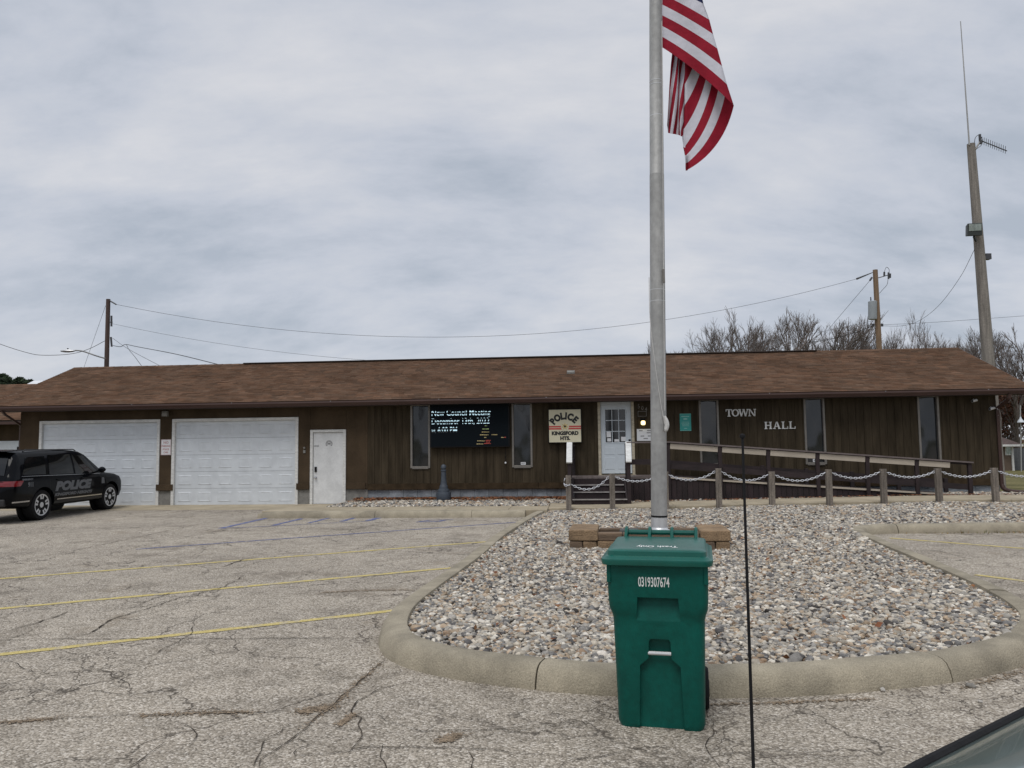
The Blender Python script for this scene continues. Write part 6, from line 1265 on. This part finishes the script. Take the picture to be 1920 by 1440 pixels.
MB().box(-6, 5, 0, 12, -1.05, 5.0).build('wall', 'white_paint', nb3); q = MB(); q.hexa([(-6.4, -0.4, 5.0), (5.4, -0.4, 5.0), (5.4, 6, 7.6), (-6.4, 6, 7.6), (-6.4, -0.4, 5.12), (5.4, -0.4, 5.12), (5.4, 6, 7.72), (-6.4, 6, 7.72)]); q.hexa([(-6.4, 6, 7.6), (5.4, 6, 7.6), (5.4, 12.4, 5.0), (-6.4, 12.4, 5.0), (-6.4, 6, 7.72), (5.4, 6, 7.72), (5.4, 12.4, 5.12), (-6.4, 12.4, 5.12)]); q.build('roof', 'white_roof', nb3)
hd = 70.0; hx1 = D(1901, 880, hd).x; hzb = D(1895, 881, hd).z; hze = D(1895, 834, hd).z; hzr = D(1884, 812, hd).z + 1.0
hs = thing('house', 'small brown house with white trimmed eave beyond the lawn', 'house', (hx1 - 5.5, hd, hzb), 0)
hh = hze - hzb; MB().box(-5, 5.45, 0, 8, -0.4, hh).build('wall', 'house_wall', hs)
q = MB(); q.add([(-5.6, -0.7, hh), (6.0, -0.7, hh), (6.0, 8.7, hh), (-5.6, 8.7, hh), (-1.5, 4, hh + 2.6), (2.2, 4, hh + 2.6)], [(0, 1, 5, 4), (1, 2, 5), (2, 3, 4, 5), (3, 0, 4), (0, 3, 2, 1)]); q.build('roof', 'house_roof', hs)
MB().box(-5.6, 6.0, -0.78, -0.68, hh - 0.14, hh + 0.04).build('gutter', 'white_trim', hs); MB().box(5.32, 5.5, -0.12, -0.02, -0.3, hh - 0.05).build('downspout', 'white_trim', hs)
wx = D(1890.5, 845, hd).x - (hx1 - 5.5); wzz = D(1890, 845, hd).z - hzb; q = MB(); q.box(wx - 0.30, wx + 0.30, -0.05, -0.001, wzz - 0.4, wzz + 0.4); wn = q.build('window', 'white_trim', hs); MB().box(wx - 0.22, wx + 0.22, -0.06, -0.051, wzz - 0.32, wzz + 0.32).build('pane', 'flood_glass', wn)
fz = thing('fence', 'dark grey board fence beside the small brown house', 'fence', (hx1 + 0.4, hd + 1, gz(hx1, hd)), 0)
for i in range(40): MB().box(i * 0.15, i * 0.15 + 0.14, 0, 0.03, 0, 2.0 + random.uniform(-.02, .02)).build('fence_board', 'fence_grey', fz)
yl = thing('yard_light', 'white cone yard light hanging before the rusty oak', 'light', D(1914, 880, 68)); yo = Vector(yl.location)
MB().tube([(0, 0, -1), D(1913, 760, 68) - yo], 0.05, 8).build('pole', 'galv', yl); MB().lathe([(0.28, 0), (0.24, 0.12), (0.08, 0.35), (0.05, 0.5)], 14, D(1914, 792, 67.8) - yo).build('shade', 'white_paint', yl, smooth=True)

# ================================================================== TREES
def bare(seed, h, spread, lv=6, leaf=0, thick=1.0):
    rnd = random.Random(seed); tq, cq, lq = MB(), MB(), MB()
    def br(p, d, ln, r_, k):
        n = 3 if k > 3 else 2; pts = [p]; dd = d.copy(); rs = [r_]
        for i in range(n):
            dd = (dd + Vector((rnd.gauss(0, .16), rnd.gauss(0, .16), rnd.gauss(0.03, .10)))).normalized(); pts.append(pts[-1] + dd * ln / n); rs.append(r_ * (1 - 0.38 * (i + 1) / n))
        (tq if k == lv else cq).tube(pts, rs, 7 if k >= lv - 1 else (4 if k > 1 else 3), cap=False)
        if leaf and k <= 1:
            for _ in range(leaf):
                c = pts[rnd.randint(1, n)] + Vector((rnd.gauss(0, .25), rnd.gauss(0, .25), rnd.gauss(0, .2))); s = rnd.uniform(.10, .22); a = Vector((rnd.gauss(0, 1), rnd.gauss(0, 1), rnd.gauss(0, 1))).normalized() * s; b = a.orthogonal().normalized() * s * .7; kk = rnd.uniform(.5, 1.5); lq.add([c - a, c + b, c + a, c - b], [(0, 1, 2, 3)], 0, (kk, kk * rnd.uniform(.8, 1.1), kk * rnd.uniform(.7, 1)))
        if k == 0: return
        m = 3 if k >= lv - 1 else (rnd.choice((2, 3, 3)) if k > 1 else rnd.choice((4, 5, 6)))
        for i in range(m):
            t = 1.0 if i == 0 else rnd.uniform(0.45, 0.98); j = min(n - 1, int(t * n)); q_ = pts[j].lerp(pts[j + 1], t * n - j); az = rnd.uniform(0, 6.28); tilt = rnd.uniform(.22, .55) * spread if i else rnd.uniform(.05, .3)
            a = dd.orthogonal().normalized(); b = dd.cross(a); nd = (dd * math.cos(tilt) + (a * math.cos(az) + b * math.sin(az)) * math.sin(tilt)); nd.z += 0.10; br(q_, nd.normalized(), ln * rnd.uniform(.62, .86), max(r_ * (.72 if i == 0 else .55), 0.0095 * thick), k - 1)
    br(Vector((0, 0, 0)), Vector((rnd.gauss(0, .03), rnd.gauss(0, .03), 1)).normalized(), h * 0.27, h * 0.017 * thick, lv)
    mz = max(v[2] for v in cq.v); s = h / mz
    for q_ in (tq, cq, lq): q_.v = [(x * s, y * s, z * s) for x, y, z in q_.v]
    return tq.mesh('trunk', 'bark', True), cq.mesh('crown', 'twig', False), (lq.mesh('foliage', 'rust_leaf') if leaf else None)
KIND = [bare(3, 14, 1.1, 7), bare(8, 14, 1.2, 7), bare(21, 14, 1.0, 7), bare(34, 13, 1.3, 7)]
RUST = bare(55, 15, 1.1, 5, 7)
def tree(i, px, py, d, label, kind=None, sxy=1.0, group='bare trees behind the hall', name='bare_tree', xy=None, h=None):
    if xy is None: t = D(px, py, d); x, y = t.x, d; hh_ = (t.z - gz(x, y)) * 1.07
    else: x, y = xy; hh_ = h
    k = KIND[i % 4] if kind is None else kind; o = thing(name, label, 'tree', (x, y, gz(x, y)), i * 1.3, group); s = hh_ / (14 if k is not KIND[3] else 13); o.scale = (s * sxy, s * sxy, s)
    for nm, me in zip(('trunk', 'crown', 'foliage'), k):
        if me: part(nm, me, o)
    return o
TL = [(1213, 662, 80), (1262, 648, 76), (1300, 638, 78), (1334, 612, 72), (1366, 596, 70), (1402, 620, 74), (1432, 606, 72), (1466, 594, 69), (1496, 597, 71), (1530, 612, 73), (1566, 630, 76), (1600, 642, 80), (1624, 630, 78), (1692, 628, 80), (1738, 600, 72), (1772, 648, 84), (1862, 630, 82), (1893, 630, 84), (1930, 634, 86)]
LAB = ['leafless tree showing just past the flagpole, smallest of the row', 'low leafless tree, second beyond the flagpole', 'thin leafless tree between the flagpole and the tall twin crowns', 'fine twigged leafless tree beside the tall pointed one', 'tall pointed leafless tree standing above the roof ridge', 'leafless tree filling the gap after the tall pointed one', 'dense leafless tree at the start of the rounded crowns', 'rounded dense leafless tree above the ridge vent end', 'rounded leafless tree in the middle of the dense clump', 'wide leafless tree at the right side of the dense clump', 'leafless tree under the steep guy wire', 'low leafless tree under the bundled cable', 'dark leafless tree behind the transformer pole', 'small slender leafless tree between transformer pole and mast', 'open forked leafless tree standing alone before the mast', 'low leafless tree next to the lone forked tree', 'leafless tree behind the antenna mast', 'large leafless tree above the gable end of the hall', 'large leafless tree over the small brown house']
for i, ((px, py, d), lb) in enumerate(zip(TL, LAB)): tree(i, px, py, d, lb, sxy=(0.62 if 11 <= i <= 15 else 0.92))
for i, (px, py, d, lb) in enumerate(((1882, 735, 92, 'oak with rusty brown leaves behind the corner of the hall'), (1908, 742, 86, 'oak with rusty brown leaves beyond the house roof'), (1936, 738, 90, 'oak with rusty brown leaves behind the board fence'), (1868, 738, 100, 'oak with rusty brown leaves hidden mostly by the hall, farthest of the oaks'), (1922, 728, 104, 'tall oak with rusty brown leaves rising behind the other oaks'), (1896, 730, 98, 'oak with rusty brown leaves over the chimneyless house roof'))): tree(i + 1, px, py, d, lb, RUST, 1.3, 'rusty oaks beyond the house', 'oak_tree')
for i, (x, y, h) in enumerate(((-14, -34, 13), (-5, -30, 12), (4, -36, 14), (13, -31, 12), (-24, -38, 14), (24, -36, 13))): tree(i + 2, 0, 0, 0, 'leafless tree across the street, ' + ('opposite the garage doors', 'opposite the white door', 'opposite the flagpole', 'opposite the ramp', 'beyond the parked SUV', 'past the antenna mast end')[i], None, 1.1, 'bare trees across the street', xy=(x, y), h=h)
# evergreens beyond the white roof
def pine(px, py, d, label, w_):
    t = D(px, py, d); z0 = gz(t.x, d); h = t.z - z0; o = thing('pine_tree', label, 'tree', (t.x, d, z0), 0, 'evergreens behind the garage'); MB().tube([(0, 0, 0), (0, 0, h * .95)], [.3, .05], 8).build('trunk', 'bark', o); q = MB()
    for _ in range(5200):
        z = 1 - 0.85 * random.random() ** 1.6; rr = w_ * (1 - z) ** .55 * (0.55 + .45 * math.sin(z * 37) ** 2) * math.sqrt(random.random()) + .12; a = random.uniform(0, 6.28); c = Vector((rr * math.cos(a), rr * math.sin(a), h * z - rr * .15)); s = random.uniform(.12, .34); u = Vector((random.gauss(0, 1), random.gauss(0, 1), random.gauss(0, .7))).normalized() * s; v = u.orthogonal().normalized() * s * .35; k = random.uniform(.4, 1.5); q.add([c - u, c + v, c + u, c - v], [(0, 1, 2, 3)], 0, (k, k, k * .9))
    q.build('crown', 'needle', o)
pine(6, 703, 90, 'dark evergreen tree rising behind the garage roof', 5.6); pine(38, 709, 92, 'broad dark evergreen next to the white roof', 5.2); pine(57, 714, 95, 'small dark evergreen top just above the white roof', 2.6)

# brown understory far beyond the house
q = MB()
for _ in range(5200):
    x = random.uniform(44, 90); y = random.uniform(96, 118); z = gz(x, y) + random.random() ** 1.6 * 7.5; s = random.uniform(.15, .5); c = Vector((x, y, z)); u = Vector((random.gauss(0, 1), random.gauss(0, 1), random.gauss(0, 1))).normalized() * s; v = u.orthogonal().normalized() * s * .5; k = random.uniform(.4, 1.1); q.add([c - u, c + v, c + u, c - v], [(0, 1, 2, 3)], 0, (k * .9, k * .95, k))
tag(q.build('brush', 'rust_leaf'), 'far brown woodland brush behind the oaks', 'brush', kind='stuff')
